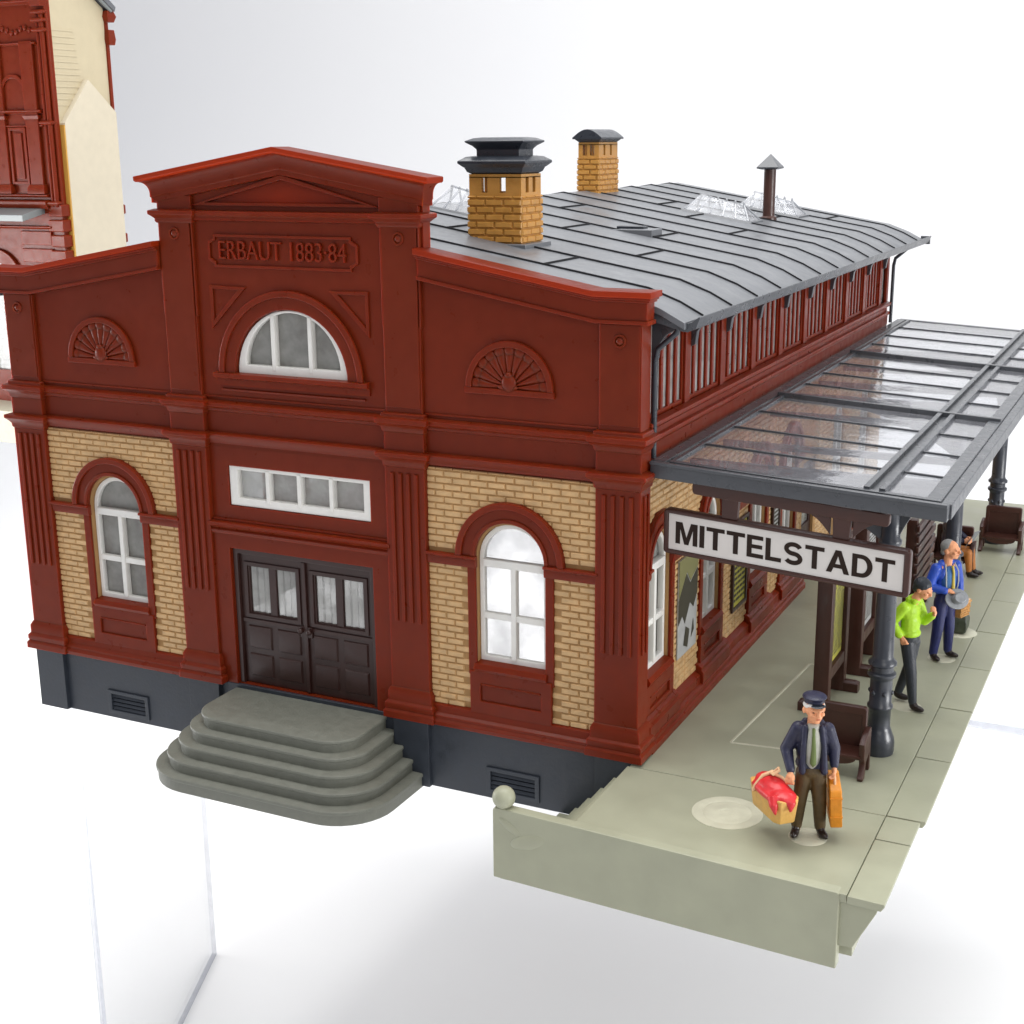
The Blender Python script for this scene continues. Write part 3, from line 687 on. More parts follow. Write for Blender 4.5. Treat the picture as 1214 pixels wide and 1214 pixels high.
skylight(.3, 2.1, 6.6, .5, .55)
# stove pipe
x, y = 5.4, 19.4; sp_ = MB(); sp_.lathe(x, y, [(.26, roofz(x)-.1), (.26, roofz(x)+.06), (.19, roofz(x)+.1), (.19, 11.95)], 20)
so = sp_.build('stove_pipe', 'brown', B, .01)
cpp = MB(); cpp.rings([[(x+r_*math.cos(PI/4+PI/2*k), y+r_*math.sin(PI/4+PI/2*k), z) for k in range(4)] for r_, z in ((.30, 11.88), (.50, 11.92), (.50, 11.96), (.02, 12.36))]); cpp.build('pipe_cap', 'canopy', so, .01)

# chimneys
def chimney(x0, x1, y0, y1, zt, kind):
    zb = roofz(max(abs(x0), abs(x1)))-.1; t = .07; zl = zt-.46
    c = MB(); c.sq(x0, x1, y0, y1, [(0, zb), (0, zl)])
    c.sq(x0, x1, y0, y1, [(0, zt-.08), (0, zt)])
    fx = lambda u, v, d_: Vector((u, y0-d_, v)); gx = lambda u, v, d_: Vector((x1+d_, u, v))
    fx2 = lambda u, v, d_: Vector((u, y1+d_, v)); gx2 = lambda u, v, d_: Vector((x0-d_, u, v))
    for f_, a_, b_ in ((fx, x0, x1), (fx2, x0, x1), (gx, y0, y1), (gx2, y0, y1)):
        n = 2 if (b_-a_) < 1.2 else 2
        wd = (b_-a_); ho_ = [rect(a_+wd*(.27 if i == 0 else .62)-.05, a_+wd*(.27 if i == 0 else .62)+.11, zl+.05, zt-.08) for i in range(n)]
        ii = .0 if f_ in (fx, fx2) else t+.002
        c.add(*plate(rect(a_+ii, b_-ii, zl, zt-.06), ho_, -t, 0, f_))
        br = bricks(a_-.03, b_+.03, zb+.02, zl-.02, f_, lambda u, v: False, rh=.165, bw=.46, d=.05, t=.025); c.add(br.v, br.f)
        if kind == 2:
            pass
    co = c.build('chimney', 'ochre', B, .0, smooth=False)
    k = MB(); xc, yc = (x0+x1)/2, (y0+y1)/2
    if kind == 1:
        k.sq(x0, x1, y0, y1, [(-.04, zt), (.04, zt+.05), (.08, zt+.14), (.12, zt+.17), (.20, zt+.24), (.20, zt+.29), (.06, zt+.38), (-.08, zt+.40)])
        k.sq(x0+.12, x1-.12, y0+.15, y1-.15, [(0, zt+.36), (.0, zt+.54), (.07, zt+.62), (.20, zt+.70), (.20, zt+.73), (.05, zt+.79), (-.1, zt+.81)])
    else:
        k.sq(x0, x1, y0, y1, [(-.04, zt-.02), (.03, zt+.04), (.12, zt+.12), (.14, zt+.16)])
        n = 10; k.rings([[(xc-(x1-x0)/2*1.42+(x1-x0)*1.42*i/n, y, zt+.15+.26*math.sin(PI*i/n)) for i in range(n+1)]+[(xc+(x1-x0)/2*1.42, y, zt+.10), (xc-(x1-x0)/2*1.42, y, zt+.10)] for y in (y0-.16, y1+.16)])
    k.build('chimney_cap', 'black', co, .012)
    if kind == 1:
        fb = MB(); fb.sq(x0, x1, y0, y1, [(.18, roofz(x1)-.12), (.18, roofz(x1)+.06), (.1, roofz(x1)+.07)]); fb.build('chimney_flashing', 'roof', co, .01)
chimney(2.98, 4.30, 3.1, 4.15, 12.12, 1)
chimney(-.30, .42, 17.0, 18.6, 12.78, 2)

# ------------------------------------------------------------------ platform
PF = thing('station_platform', 'pale grey-green toy platform with kerb slabs, manhole and short end stairs', 'model platform', (11.4, 8, -1.6))
m = MB(); m.box(8.40, 13.79, -.30, 26.2, -.20, -.052); m.box(13.76, 13.9, -.3, 26.2, -1.3, -.12)
m.add([FLAT(*p) for p in ()], [])
m.build('platform_deck', 'deck', PF, .015)
m = MB(); top = [(8.35, -3.25), (13.785, -3.62), (13.785, -.315), (8.35, -.315)]
m.rings([[(x, y, z) for x, y in top] for z in (-.22, -.058)]); m.build('ramp_deck', 'deck', PF, .015)
# kerb slabs: individual slabs with slightly open joints
js = [-3.69, -1.35, -.31] ; js2 = [-.29, 2.72, 5.72, 8.60, 11.5, 14.4, 17.3, 20.2, 23.1, 26.2]
for arr, xo in ((js, 14.46), (js2, 14.55)):
    for a_, b_ in zip(arr, arr[1:]):
        m = MB(); k = .03
        m.rings([[(13.80, a_+.022, z), (xo-i, a_+.022-(.03 if a_ < -3 else 0), z), (xo-i, b_-.022, z), (13.80, b_-.022, z)] for z, i in ((-.20, .06), (-.10, .0), (-.05+random.uniform(-.004, .006), .0))])
        m.build('kerb_slab', 'deck', PF, .018)
m = MB(); m.box(13.70, 14.36, -3.5, 26.1, -.26, -.205); m.build('kerb_bed', 'deck', PF, .01)
# end wall with ball, slanting under the kerb
m = MB()
F_ = lambda x: -3.25-(x-6.62)*.0555
pts = [(6.60, -1.60), (13.66, -1.56), (13.66, -.07), (13.60, -.04), (6.66, -.04), (6.60, -.10)]
m.rings([[(x, F_(x)+dy, z) for x, z in pts] for dy in (0, .26)])
m.build('end_wall', 'deckwall', PF, .03, seg=3)
m = MB(); m.ell((7.45, F_(7.45)+.015, -.62), (.46, .05, .16), rot=(0, -.35, 0), nu=24, nv=16); m.ell((7.05, F_(7.05)+.02, -.42), (.34, .045, .10), rot=(0, .5, 0), nu=24, nv=16); m.build('wall_dent', 'deckwall', PF)
m = MB(); m.rings([[(13.55, y, -.21), (14.34, y, -.21), (14.30, y, -.34), (13.92, y, -1.10), (13.66, y, -1.12), (13.55, y, -1.0)] for y in (-3.56, -3.2)]); m.build('kerb_bracket', 'deckwall', PF, .015)
m = MB(); m.rings([[(13.60, y, -.25), (13.85, y, -.25), (13.85, y, -1.5), (13.60, y, -1.5)] for y in (-3.2, 26.1)]); m.build('track_wall', 'deckwall', PF, .01)
m = MB(); m.ell((6.80, -3.12, .15), (.235, .235, .235), nu=28, nv=18); m.lathe(6.80, -3.12, [(.14, -.08), (.13, -.03), (.10, .0)], 20); m.build('ball_finial', 'deckwall', PF)
# stairs between the end wall and the station
m = MB()
for k in range(5):
    x0 = 8.36-.30*(k+1); m.box(x0, x0+.34, -3.05, -.36, -1.6, -.06-.30*(k+1)+.0)
m.box(6.68, 8.4, -3.1, -.14, -1.70, -1.585); m.build('stairs', 'deckwall', PF, .015)
m = MB()
for k in range(3):
    m.add([(8.2-.38*k, -.30, -.32*k-.1), (8.42-.38*k, -.30, -.32*k-.1), (8.42-.38*k, -.42, -.32*k-.1), (8.2-.38*k, -.42, -.32*k-.1)], [(0, 1, 2, 3)]) if False else None
m = MB()
m.lathe(10.93, -1.50, [(.70, -.058), (.70, -.048), (.67, -.044), (.50, -.044), (.48, -.050), (.46, -.044), (.40, -.038), (.28, -.040), (.26, -.034), (.14, -.030), (.12, -.038), (.01, -.036)], 48)
m.build('manhole_cover', 'pale', PF, ang=20)
m = MB()
for (xa, ya, xb, yb) in ((9.98, 1.75, 10.35, 7.2), (9.98, 1.75, 11.75, 1.98), (10.35, 7.2, 11.3, 7.3)):
    d_ = Vector((xb-xa, yb-ya, 0)).normalized(); n_ = Vector((-d_.y, d_.x, 0))*.035
    m.rings([[p+n_*s_+Vector((0, 0, z)) for s_, z in ((1, -.054), (.7, -.040), (-.7, -.040), (-1, -.054))] for p in (Vector((xa, ya, 0)), Vector((xb, yb, 0)))])
m.build('moulded_ridge', 'pale', PF)
settle(PF)

# ------------------------------------------------------------------ canopy
CN = thing('platform_canopy', 'charcoal-framed glass canopy on round columns over the platform', 'canopy', (11.5, 13, 0))
CZ = lambda x: 6.44-.052*(x-8.6)
def cbeam(x0, x1, y0, y1, h=.16, up=0, n=1):
    m = MB(); return m.rings([[(x, y0, CZ(x)+up-h), (x, y1, CZ(x)+up-h), (x, y1, CZ(x)+up), (x, y0, CZ(x)+up)] for x in (x0, x1)])
CY = [.34, 8.97, 17.1, 26.1]
m = cbeam(8.55, 14.46, .22, .50, .30, .02); m.build('front_fascia', 'canopy', CN, .02)
m = cbeam(8.55, 14.46, .17, .30, .07, .07); m.build('fascia_lip', 'canopy', CN, .015)
m = cbeam(8.55, 14.46, 25.9, 26.15, .25, .02); m.build('rear_fascia', 'canopy', CN, .02)
m = cbeam(8.9, 14.29, .49, .645, .10, .052); m.build('front_rail', 'canopy', CN, .012)
m = cbeam(14.285, 14.50, .5, 25.9, .30, .015); m.build('outer_fascia', 'canopy', CN, .02)
m = cbeam(14.0, 14.29, .64, 25.9, .12, .05); m.build('outer_rail', 'canopy', CN, .015)
m = cbeam(8.50, 8.78, .5, 25.9, .2, .03); m.build('wall_rail', 'canopy', CN, .015)
m = cbeam(8.86, 8.96, .5, 25.9, .1, .05); m.build('inner_rail', 'canopy', CN, .012)
m = cbeam(12.80, 12.92, .62, 25.9, .2, .10); m.build('gutter_rail', 'canopy', CN, .012)
m = cbeam(13.10, 13.22, .62, 25.9, .2, .10); m.build('gutter_rail', 'canopy', CN, .012)
m = cbeam(12.92, 13.10, .62, 25.9, .14, .0); m.build('gutter', 'canopy', CN, .0)
for y in CY[1:3]:
    m = cbeam(8.78, 14.28, y-.07, y+.07, .2, .12); m.build('cross_beam', 'canopy', CN, .015)
for a_, b_ in zip(CY, CY[1:]):
    for x0, x1, nb in ((8.96, 12.80, 4), (13.22, 14.02, 4)):
        n = nb
        for k in range(n):
            ya = a_+.12+(b_-a_-.24)*k/n; yb = a_+.12+(b_-a_-.24)*(k+1)/n
            g = MB(); nx = 10; g.rings([[(x, ya, CZ(x)-.02), (x, yb, CZ(x)-.02), (x, yb, CZ(x)), (x, ya, CZ(x))] for x in (x0, x1)])
            g.build('glass_pane', 'cglass', CN, 0, smooth=False)
            if k: cbeam(x0, x1, yb-(b_-a_-.24)/n-.03, yb-(b_-a_-.24)/n+.03, .05, .04).build('glazing_bar', 'canopy', CN, .01)
# columns
def column(y, x=13.0):
    c = MB(); z1 = CZ(x)-.12
    c.lathe(x, y, [(.34, -.05), (.35, .02), (.35, .22), (.33, .32), (.26, .50), (.235, .56), (.235, .96), (.27, .99), (.27, 1.05), (.235, 1.08), (.235, 1.62), (.24, 1.66), (.30, 1.72), (.30, 1.78), (.24, 1.82), (.24, 1.94), (.30, 1.98), (.30, 2.04), (.235, 2.10), (.215, 2.16), (.205, 4.6), (.24, 4.66), (.24, 4.74), (.20, 4.78), (.20, 5.4), (.30, 5.6), (.34, 5.75), (.34, z1-.3), (.2, z1-.3)], 28)
    for k in range(6):
        a_ = PI/3*k; c.ell((x+.225*math.cos(a_), y+.225*math.sin(a_), 1.35), (.05, .05, .06), nu=8, nv=6)
    c.sq(x-.16, x+.16, y-.16, y+.16, [(0, z1-.5), (0, z1)])
    return c.build('column', 'column', CN, 0, ang=50)
for y in (2.65, 11.6, 20.7):
    column(y)
    b = MB()   # curved brackets to both sides and the tie beam
    for s, L in ((-1, 3.6), (1, 1.1)):
        n = 12
        pr = [(13.0+s*(.18+(L-.18)*t), CZ(13)-.30) for t in [i/n for i in range(n+1)]]
        lo = [(13.0+s*(.18+(L-.18)*t), CZ(13)-.40-1.1*(1-t)**2.2*(1 if L > 2 else .9)) for t in [i/n for i in range(n+1)]]
        b.rings([[(x, y-.07, z) for x, z in pr+lo[::-1]], [(x, y+.07, z) for x, z in pr+lo[::-1]]])
    b.box(8.6, 14.3, y-.08, y+.08, CZ(13)-.32, CZ(13)-.14)
    b.build('column_bracket', 'canopy', CN, .012)
for y in (5.0, 8.97, 14.0, 17.1):
    b = MB(); b.box(8.6, 14.3, y-.06, y+.06, CZ(14.3)-.25, CZ(14.3)-.1); b.build('tie_beam', 'canopy', CN, .01)
settle(CN)

# ------------------------------------------------------------------ hanging station sign
SG = thing('station_name_sign', 'brown framed white sign reading MITTELSTADT hanging below the canopy edge', 'sign', (11.2, .62, 4.2))
th = .066
SL = lambda u, v, d_: Vector((u, .62-d_, v-th*(u-8.83)))
m = MB(); oc = rect(8.72, 13.86, 4.46, 5.52)
def rr(u0, u1, v0, v1, r_=.1): return [p for cx, cy, a0 in ((u1-r_, v1-r_, 0), (u0+r_, v1-r_, 90), (u0+r_, v0+r_, 180), (u1-r_, v0+r_, 270)) for p in arc(cx, cy, r_, a0, a0+90, 5)]
m.add(*plate(rr(8.765, 13.80, 4.515, 5.465, .08), [rect(8.86, 13.68, 4.60, 5.38)], -.12, .12, SL, .025)); m.add(*plate(rect(8.8, 13.7, 4.55, 5.45), [], -.06, .04, SL))
m.build('sign_frame', 'brown', SG)
P(plate(rect(8.87, 13.67, 4.61, 5.37), [], .045, .075, SL), 'sign_panel', 'sign', SG)
glyphs('MITTELSTADT', 9.02, 4.755, .465, 1.06, .09, .075, .083, SL).build('lettering', 'ink', SG, smooth=False)
m = MB(); m.add(*plate(rr(9.36, 13.35, 5.86, 6.12, .08), [], -.1, .1, SL, .02)); m.build('hanger_bar', 'brown', SG)
for u in (10.15, 12.42):
    m = MB(); m.add(*plate([(u-.15, 5.45), (u+.17, 5.45), (u+.19, 5.9), (u-.17, 5.9)], [], -.08, .08, SL, .015)); m.build('hanger', 'brown', SG)
for s, u0 in ((1, 12.6), (-1, 12.25)):
    m = MB(); n = 8; pr = [(u0+s*.05, 5.9)]+[(u0+s*(.05+.42*t), 5.88) for t in (.5, 1)]+[(u0+s*(.05+.42*(1-t)), 5.84-.34*t**1.6) for t in [i/n for i in range(1, n+1)]]
    m.add(*plate(pr, [], -.04, .04, SL, .01)); m.build('scroll_bracket', 'brown', SG)
settle(SG)

# ------------------------------------------------------------------ posters on the side wall
def poster(name, y0, y1, z0, z1, ground, label, cat, deco):
    m = MB(); m.add(*plate(rect(y0-.09, y1+.09, z0-.09, z1+.09), [rect(y0, y1, z0, z1)], .06, .12, EAST, .012)) if 'notice' in name else None
    o_ = thing(name, label, cat, (8.42, (y0+y1)/2, z0), 'notices on the side wall' if 'notice' in name else None)
    P(plate(rect(y0, y1, z0, z1), [], .05, .075, EAST), 'sheet', ground, o_)
    if m.v: m.build('frame', 'door', o_)
    mm = {}
    for mt, pts in deco:
        mm.setdefault(mt, MB()).add(*plate([(y0+(y1-y0)*a_, z0+(z1-z0)*b_) for a_, b_ in pts], [], .077+.003*len(mm), .082+.003*len(mm), EAST))
    for mt, b in mm.items(): b.build('print', mt, o_)
    settle(o_)
poster('poster', 2.55, 3.85, 1.35, 3.7, 'gposter', 'faded picture poster with dark blotches beside the first side window', 'poster',
       [('posterd', [(0, .35), (.2, .42), (.35, .32), (.6, .5), (.8, .42), (1, .55), (1, .8), (.6, .7), (.4, .82), (0, .6)]), ('postero', [(0, .62), (.4, .84), (.6, .72), (1, .82), (1, 1), (0, 1)]), ('posterd', [(.3, .1), (.5, .05), (.6, .22), (.4, .28)]), ('posterd', [(.7, .12), (.85, .18), (.8, .3)])])
random.seed(11)
def textlines(n, mt='posterd', w=.9):
    L = []
    for i in range(n):
        z = .96-.92*(i+.5)/n; h = .92/n*.25; a_ = .05
        while a_ < w:
            b_ = min(a_+random.uniform(.08, .3), .96); L.append((mt, [(a_, z-h), (b_, z-h), (b_, z+h), (a_, z+h)])); a_ = b_+.05
    return L
poster('notice_board', 6.7, 7.75, 1.3, 3.5, 'yposter', 'yellow timetable in a dark frame on the side wall', 'notice', textlines(14))
poster('notice_board', 10.25, 10.8, 1.5, 3.3, 'gposter', 'grey timetable in a dark frame on the far side wall', 'notice', textlines(14))

# ------------------------------------------------------------------ display stands
def stand(name, x, y0, y1, label, ground, loc):
    o_ = thing(name, label, 'display stand', loc, 'brown display stands on the platform')
    f = lambda u, v, d_: Vector((x+d_, u, v))
    b = MB(); b.add(*plate(rect(y0, y1, .70, 3.75), [rect(y0+.30, y1-.16, .98, 3.5)], -.16, .16, f, .02)); b.add(*plate(rect(y0+.1, y1-.1, .8, 3.6), [], -.06, .05, f)); b.build('board_frame', 'brown', o_)
    for y in (y0+.12, y1-.12):
        b = MB(); b.add(*plate(rect(y-.137, y+.137, -.04, 3.85), [], -.18, .18, f, .02)); b.sq(x-.52, x+.52, y-.13, y+.13, [(0, -.05), (0, .16), (-.08, .22)]); b.build('leg', 'brown', o_, .01)
    b = MB(); b.add(*plate(rect(y0, y1, 3.72, 3.9), [], -.22, .22, f, .02)); b.build('top_rail', 'brown', o_)
    sh = P(plate(rect(y0+.32, y1-.18, 1.0, 3.48), [], .055, .075, f), 'notice_sheet', ground, o_)
    pr = MB()
    for _, pts in textlines(26): pr.add(*plate([(y0+.34+(y1-y0-.54)*a_, 1.02+2.42*b_) for a_, b_ in pts], [], .076, .08, f))
    pr.build('notice_print', 'posterd', sh); settle(o_)
stand('display_stand', 11.36, 4.15, 6.0, 'dark brown free-standing board with yellow timetable, nearer of the two behind the sign', 'yposter', (11.36, 5, 0))
stand('display_stand', 11.50, 6.9, 8.7, 'dark brown free-standing board with grey timetable, farther of the two behind the sign', 'gposter', (11.5, 7.8, 0))

# ------------------------------------------------------------------ benches
def bench(x, y, label, w=.86, group='brown benches against the canopy columns'):
    o_ = thing('bench', label, 'bench', (x, y, 0), group)
    b = MB(); b.tbox(x-w*.55, x+w*.55, .42, 1.30, -y+.0, -y+.07, .03, FRONT); b.add(*plate(rr(x-w*.60, x+w*.60, .36, 1.36, .08), [rect(x-w*.48, x+w*.48, .48, 1.18)], -y-.05, -y+.10, FRONT, .02)); b.build('backrest', 'brown', o_)
    b = MB(); b.add(*plate(rect(x-w*.62, x+w*.62, y-.62, y+.0), [], .40, .48, FLAT, .02)); b.add(*plate(arc(x, .40, w*.5, 180, 360, 12, rz=.16), [], -y+.52, -y+.58, FRONT, .01)); b.build('seat', 'brown', o_)
    for s in (-1, 1):
        b = MB(); xs = x+s*w*.64
        pr = [(y+.02, .40), (y+.02, .92), (y-.10, .94), (y-.52, .84), (y-.62, .76), (y-.58, .62), (y-.60, .44), (y-.52, .30), (y-.56, .14), (y-.68, .02), (y-.64, -.05), (y-.44, -.05), (y-.40, .10), (y-.38, .28), (y-.2, .34)]
        b.add(*plate(pr, [], -.06, .06, lambda u, v, d_: Vector((xs+d_, u, v)), .02)); b.build('leg', 'brown', o_)
        b = MB(); b.add(*plate([(y-.02, -.05), (y-.02, .5), (y+.08, .5), (y+.10, -.05)], [], -.05, .05, lambda u, v, d_: Vector((xs+d_, u, v)), .015)); b.build('leg', 'brown', o_)
    settle(o_)
bench(12.45, 1.62, 'small brown bench behind the man in the peaked cap, below the near column', .84)
bench(13.35, 20.0, 'small brown bench in front of the far right column', .92)
bench(12.30, 17.05, 'small brown bench under the seated traveller', .9)

# slatted wooden screen behind the man in blue
o_ = thing('slatted_screen', 'dark brown screen of horizontal slats between posts behind the man in blue', 'screen', (12.0, 12.4, 0))
f = lambda u, v, d_: Vector((12.0+d_, u, v))
for y in (11.2, 13.5):
    b = MB(); b.add(*plate(rect(y-.12, y+.12, -.05, 2.95), [], -.14, .14, f, .02)); b.build('post', 'brown', o_)
for k in range(8):
    b = MB(); b.add(*plate(rr(11.0, 13.7, .6+.29*k, .80+.29*k, .04), [], .14, .22, f, .015)); b.build('slat', 'brown', o_)
settle(o_)

# dark green travel bag on a clear foot by the far column
o_ = thing('travel_bag', 'small dark green travel bag standing on the platform behind the wicker basket', 'bag', (13.35, 11.4, -.05))
b = MB(); b.sq(13.12, 13.58, 10.95, 11.5, [(-.04, -.02), (.02, .05), (.03, .3), (-.02, .48), (-.12, .56)]); b.build('bag_body', 'greenbag', o_, .03)
b = MB(); b.tube([(13.25, 11.2, .52), (13.27, 11.2, .68), (13.43, 11.2, .68), (13.45, 11.2, .52)], .025, 8); b.build('handle', 'greenbag', o_)
b = MB(); b.lathe(13.38, 11.2, [(.48, -.05), (.46, -.035), (.05, -.03)], 28); b.build('foot_disc', 'pale', o_)
settle(o_)

# ------------------------------------------------------------------ acrylic risers
def riser(name, label, panels, loc):
    o_ = thing(name, label, 'display riser', loc)
    for (x0, y0, x1, y1, z0, z1, t) in panels:
        d_ = Vector((x1-x0, y1-y0, 0)); L = d_.length; d_.normalize(); n_ = Vector((-d_.y, d_.x, 0))*t/2
        b = MB(); A_ = Vector((x0, y0, 0))+d_*.03; B_ = Vector((x1, y1, 0))-d_*.03
        b.rings([[A_+n_+Vector((0,0,z)), A_-n_+Vector((0,0,z)), B_-n_+Vector((0,0,z)), B_+n_+Vector((0,0,z))] for z in (z0, z1)]); p_ = b.build('panel', 'acrylic', o_, 0, smooth=False)
        for q_, s in ((A_, -1), (B_, 1)):
            e = MB(); e.rings([[q_+n_+Vector((0,0,z)), q_-n_+Vector((0,0,z)), q_-n_+d_*s*.05+Vector((0,0,z)), q_+n_+d_*s*.05+Vector((0,0,z))] for z in (z0, z1)]); e.build('polished_edge', 'acrylicedge', p_, 0, smooth=False)
        e = MB(); e.rings([[A_+n_*1.0, A_-n_*1.0, B_-n_*1.0, B_+n_*1.0], [A_+n_+Vector((0,0,.06)), A_-n_+Vector((0,0,.06)), B_-n_+Vector((0,0,.06)), B_+n_+Vector((0,0,.06))]]); e.v = [(v[0], v[1], v[2]+z0+.01) for v in e.v]; e.build('foot_edge', 'acrylicedge', p_, 0, smooth=False)
    settle(o_)
riser('acrylic_riser', 'clear acrylic riser carrying the station from below', [(-7.8, .25, -11.8, 10.1, -16, -1.75, .16)], (-9, 4, -16))
o_ = thing('acrylic_shelf', 'clear acrylic strip edge showing low beyond the right side of the platform', 'display riser', (16, 27, -9))
b = MB(); b.box(11, 26, 26.9, 33.0, -9.18, -9.0); b.build('sheet', 'acrylic', o_, 0, smooth=False)
b = MB(); b.box(11, 26, 26.86, 26.9, -9.26, -8.97); b.build('polished_edge', 'acrylicedge', o_, 0, smooth=False); settle(o_)

# ------------------------------------------------------------------ second building in the left background
BX, BY = -37.75, 33.0
BB = thing('town_house', 'tall red-brown toy town house with a cream gable wall in the left background', 'model building', (BX-8, BY+4, -2))
fF = lambda u, v, d_: Vector((u, BY-d_, v)); fE = lambda u, v, d_: Vector((BX+d_, u, v))
T = 22.4; D = 4.6
b = MB(); b.box(BX-16, BX+.0, BY+.4, BY+D+4, -1, T); b.build('rear_block', 'cream', BB) if False else None
PB2 = lambda spec, name, mt, bev=0: P(spec, name, mt, BB, bev)
PB2(plate(rect(BX-16, BX+.1, -1.4, T), [archpoly(BX-5.0, 1.1, .4, 5.4), archpoly(BX-10, 1.1, .4, 5.4)], -.4, 0, fF), 'front_wall', 'red')
PB2(plate([(BY+.1, -1.4), (BY+D, -1.4), (BY+D, 20.1), (BY+1.2, 22.4), (BY+.1, 22.4)], [], -.4, 0, fE), 'side_wall', 'siding')
b = MB()
for k in range(13):
    b.add(*plate(rect(BY+.25, BY+2.6-.04*k, 14.9+.32*k, 15.0+.32*k), [], 0, .03, fE))
b.build('clapboard_lines', 'siding', BB)
PB2(plate([(BY+.55, -1.4), (BY+D+.05, -1.4), (BY+D+.05, 14.6), (BY+2.6, 16.3), (BY+.55, 14.0)], [], .0, .35, fE, .02), 'gable_panel', 'cream')
PB2(plate(rect(BY+.46, BY+.62, -1.4, 13.9), [], .0, .33, fE), 'gable_panel_edge', 'tanedge')
b = MB(); b.prism([(-.6, 0), (.5, 0), (.55, .25), (-.6, .3)], 0, 1, FLAT) if False else None
b = MB(); b.rings([[(x, BY-.6, 22.6), (x, BY+1.3, 22.9), (x, BY+D+.5, 20.2), (x, BY+D+.4, 19.95), (x, BY+1.2, 22.5), (x, BY-.6, 22.3)] for x in (BX-16, BX+.5)]); b.build('roof', 'roof', BB, .02)
b = MB(); b.tube([(BX+.25, BY-.5, 21.9), (BX+.3, BY+1.2, 22.5), (BX+.3, BY+D+.3, 20.0)], .12, 8); b.build('gutter', 'greyledge', BB)
# corner quoins and pipes on the near and far corner
b = MB(); b.tube([fF(BX-.05, 9.6, .15), fF(BX-.05, 19.6, .15)], .13, 10); b.tube([fF(BX-.35, 9.6, .12), fF(BX-.35, 19.6, .12)], .10, 10); b.tube([fF(BX+.12, 9.6, -.05), fF(BX+.12, 19.6, -.05)], .08, 10)
for z in (9.7, 13.9, 18.6, 19.1, 19.5): b.sq(BX-.55, BX+.10, BY-.28, BY+.1, [(0, z), (.08, z+.08), (.08, z+.16), (0, z+.22)])
b.sq(BX-.6, BX+.12, BY-.32, BY+.12, [(0, 19.9), (.1, 20.6), (.16, 21.5)]); b.build('corner_column', 'red', BB, .015)
b = MB()
for k in range(13):
    z = 9.1-.82*k; b.sq(BX-.62-.1*(k % 2), BX+.20, BY-.12, BY+.42+.18*(k % 2), [(0, z), (.05, z+.05), (.05, z+.60), (0, z+.65)])
b.build('corner_quoin', 'red', BB, .02)
b = MB()
for k in range(14):
    z = 9.8-.8*k; b.sq(BX-.3, BX+.10, BY+D+.0, BY+D+.22+.16*(k % 2), [(0, z), (.05, z+.05), (.05, z+.5), (0, z+.55)])
b.sq(BX-.3, BX+.12, BY+D, BY+D+.2, [(0, 14.2), (0, 20.0)]); b.sq(BX-.3, BX+.3, BY+D, BY+D+.45, [(0, 18.2), (.05, 18.5), (0, 19.0)]); b.sq(BX-.3, BX+.3, BY+D, BY+D+.5, [(0, 19.4), (.1, 19.7), (0, 20.0)])
b.build('far_corner_trim', 'red', BB, .02)
# facade relief: cornices, blind arches, pilasters, rusticated base
b = MB()
for z, h, dd in ((9.5, .5, .45), (10.1, .2, .3), (14.5, .22, .25), (20.0, .3, .35), (18.0, .15, .2), (13.8, .12, .15), (8.4, .2, .25)):
    b.prism([(0, z), (dd*.6, z+.02), (dd, z+h*.5), (dd, z+h*.8), (0, z+h)], BX-16, BX-.6, fF)
b.build('cornice', 'red', BB, .02)
for k in range(4):
    u = BX-1.3-2.4*k
    b = MB(); b.add(*plate(rect(u-.45, u+.45, 10.3, 18.2), [], 0, .2, fF, .03)); b.sq(u-.5, u+.5, BY-.25, BY, [(.1, 10.3), (.1, 10.6), (0, 10.8)]); b.sq(u-.5, u+.5, BY-.22, BY, [(0, 14.2), (.08, 14.4)]); b.build('pilaster', 'red', BB, .02)
    b = MB(); b.add(*plate(ringpoly(u-1.2, 15.6, .75, .95, 16), [], 0, .12, fF, .02)); b.add(*plate(rect(u-1.85, u-.6, 10.8, 13.8), [rect(u-1.7, u-.75, 10.95, 13.65)], 0, .12, fF, .02)); b.add(*plate(rect(u-1.5, u-.95, 11.1, 13.5), [], 0, .08, fF, .02)); b.build('blind_panel', 'red', BB)
b = MB(); 
for k in range(40): 
    u = BX-1.0-.32*k; b.ell(fF(u, 18.75+.12*math.sin(k*1.3), .05), (.12, .1, .16), nu=8, nv=6); b.ell(fF(u, 21.0+.1*math.cos(k*2.1), .1), (.12, .1, .2), nu=8, nv=6)
b.build('frieze_ornament', 'red', BB)
b = MB()
for k in range(9): b.add(*plate(rect(BX-2.9+(.0), BX-.7, 7.55-.95*k, 8.30-.95*k), [], 0, .14, fF, .04)); 
for k in range(2): b.add(*plate(rect(BX-16, BX-7.3+.0, 7.55-.95*k, 8.30-.95*k), [], 0, .14, fF, .04))
b.add(*plate(ringpoly(BX-5.0, 5.4, 1.15, 1.9, 20), [], 0, .2, fF, .04)); b.build('rustication', 'red', BB)
P(plate(archpoly(BX-5, 1.2, .4, 5.4), [], -.3, -.25, fF), 'window', 'frost', BB)
b = MB(); b.add(*plate(rect(BX-6.1, BX-3.9, 5.2, 5.5), [], -.2, 0, fF)); b.build('window_bar', 'white', BB)
b = MB(); b.rings([[(BX-11, y, z), (BX-1.1, y, z), (BX-1.1+.0, y+0, z+.35), (BX-11, y, z+.35)] for y, z in ((BY-1.7, 8.9), (BY, 9.25))]); b.build('entrance_ledge', 'greyledge', BB, .03)
b = MB(); b.sq(BX-18, BX+3.0, BY-2.5, BY+D+2, [(0, -3.2), (0, -1.4)]); b.build('pavement_base', 'pale', BB, .06)
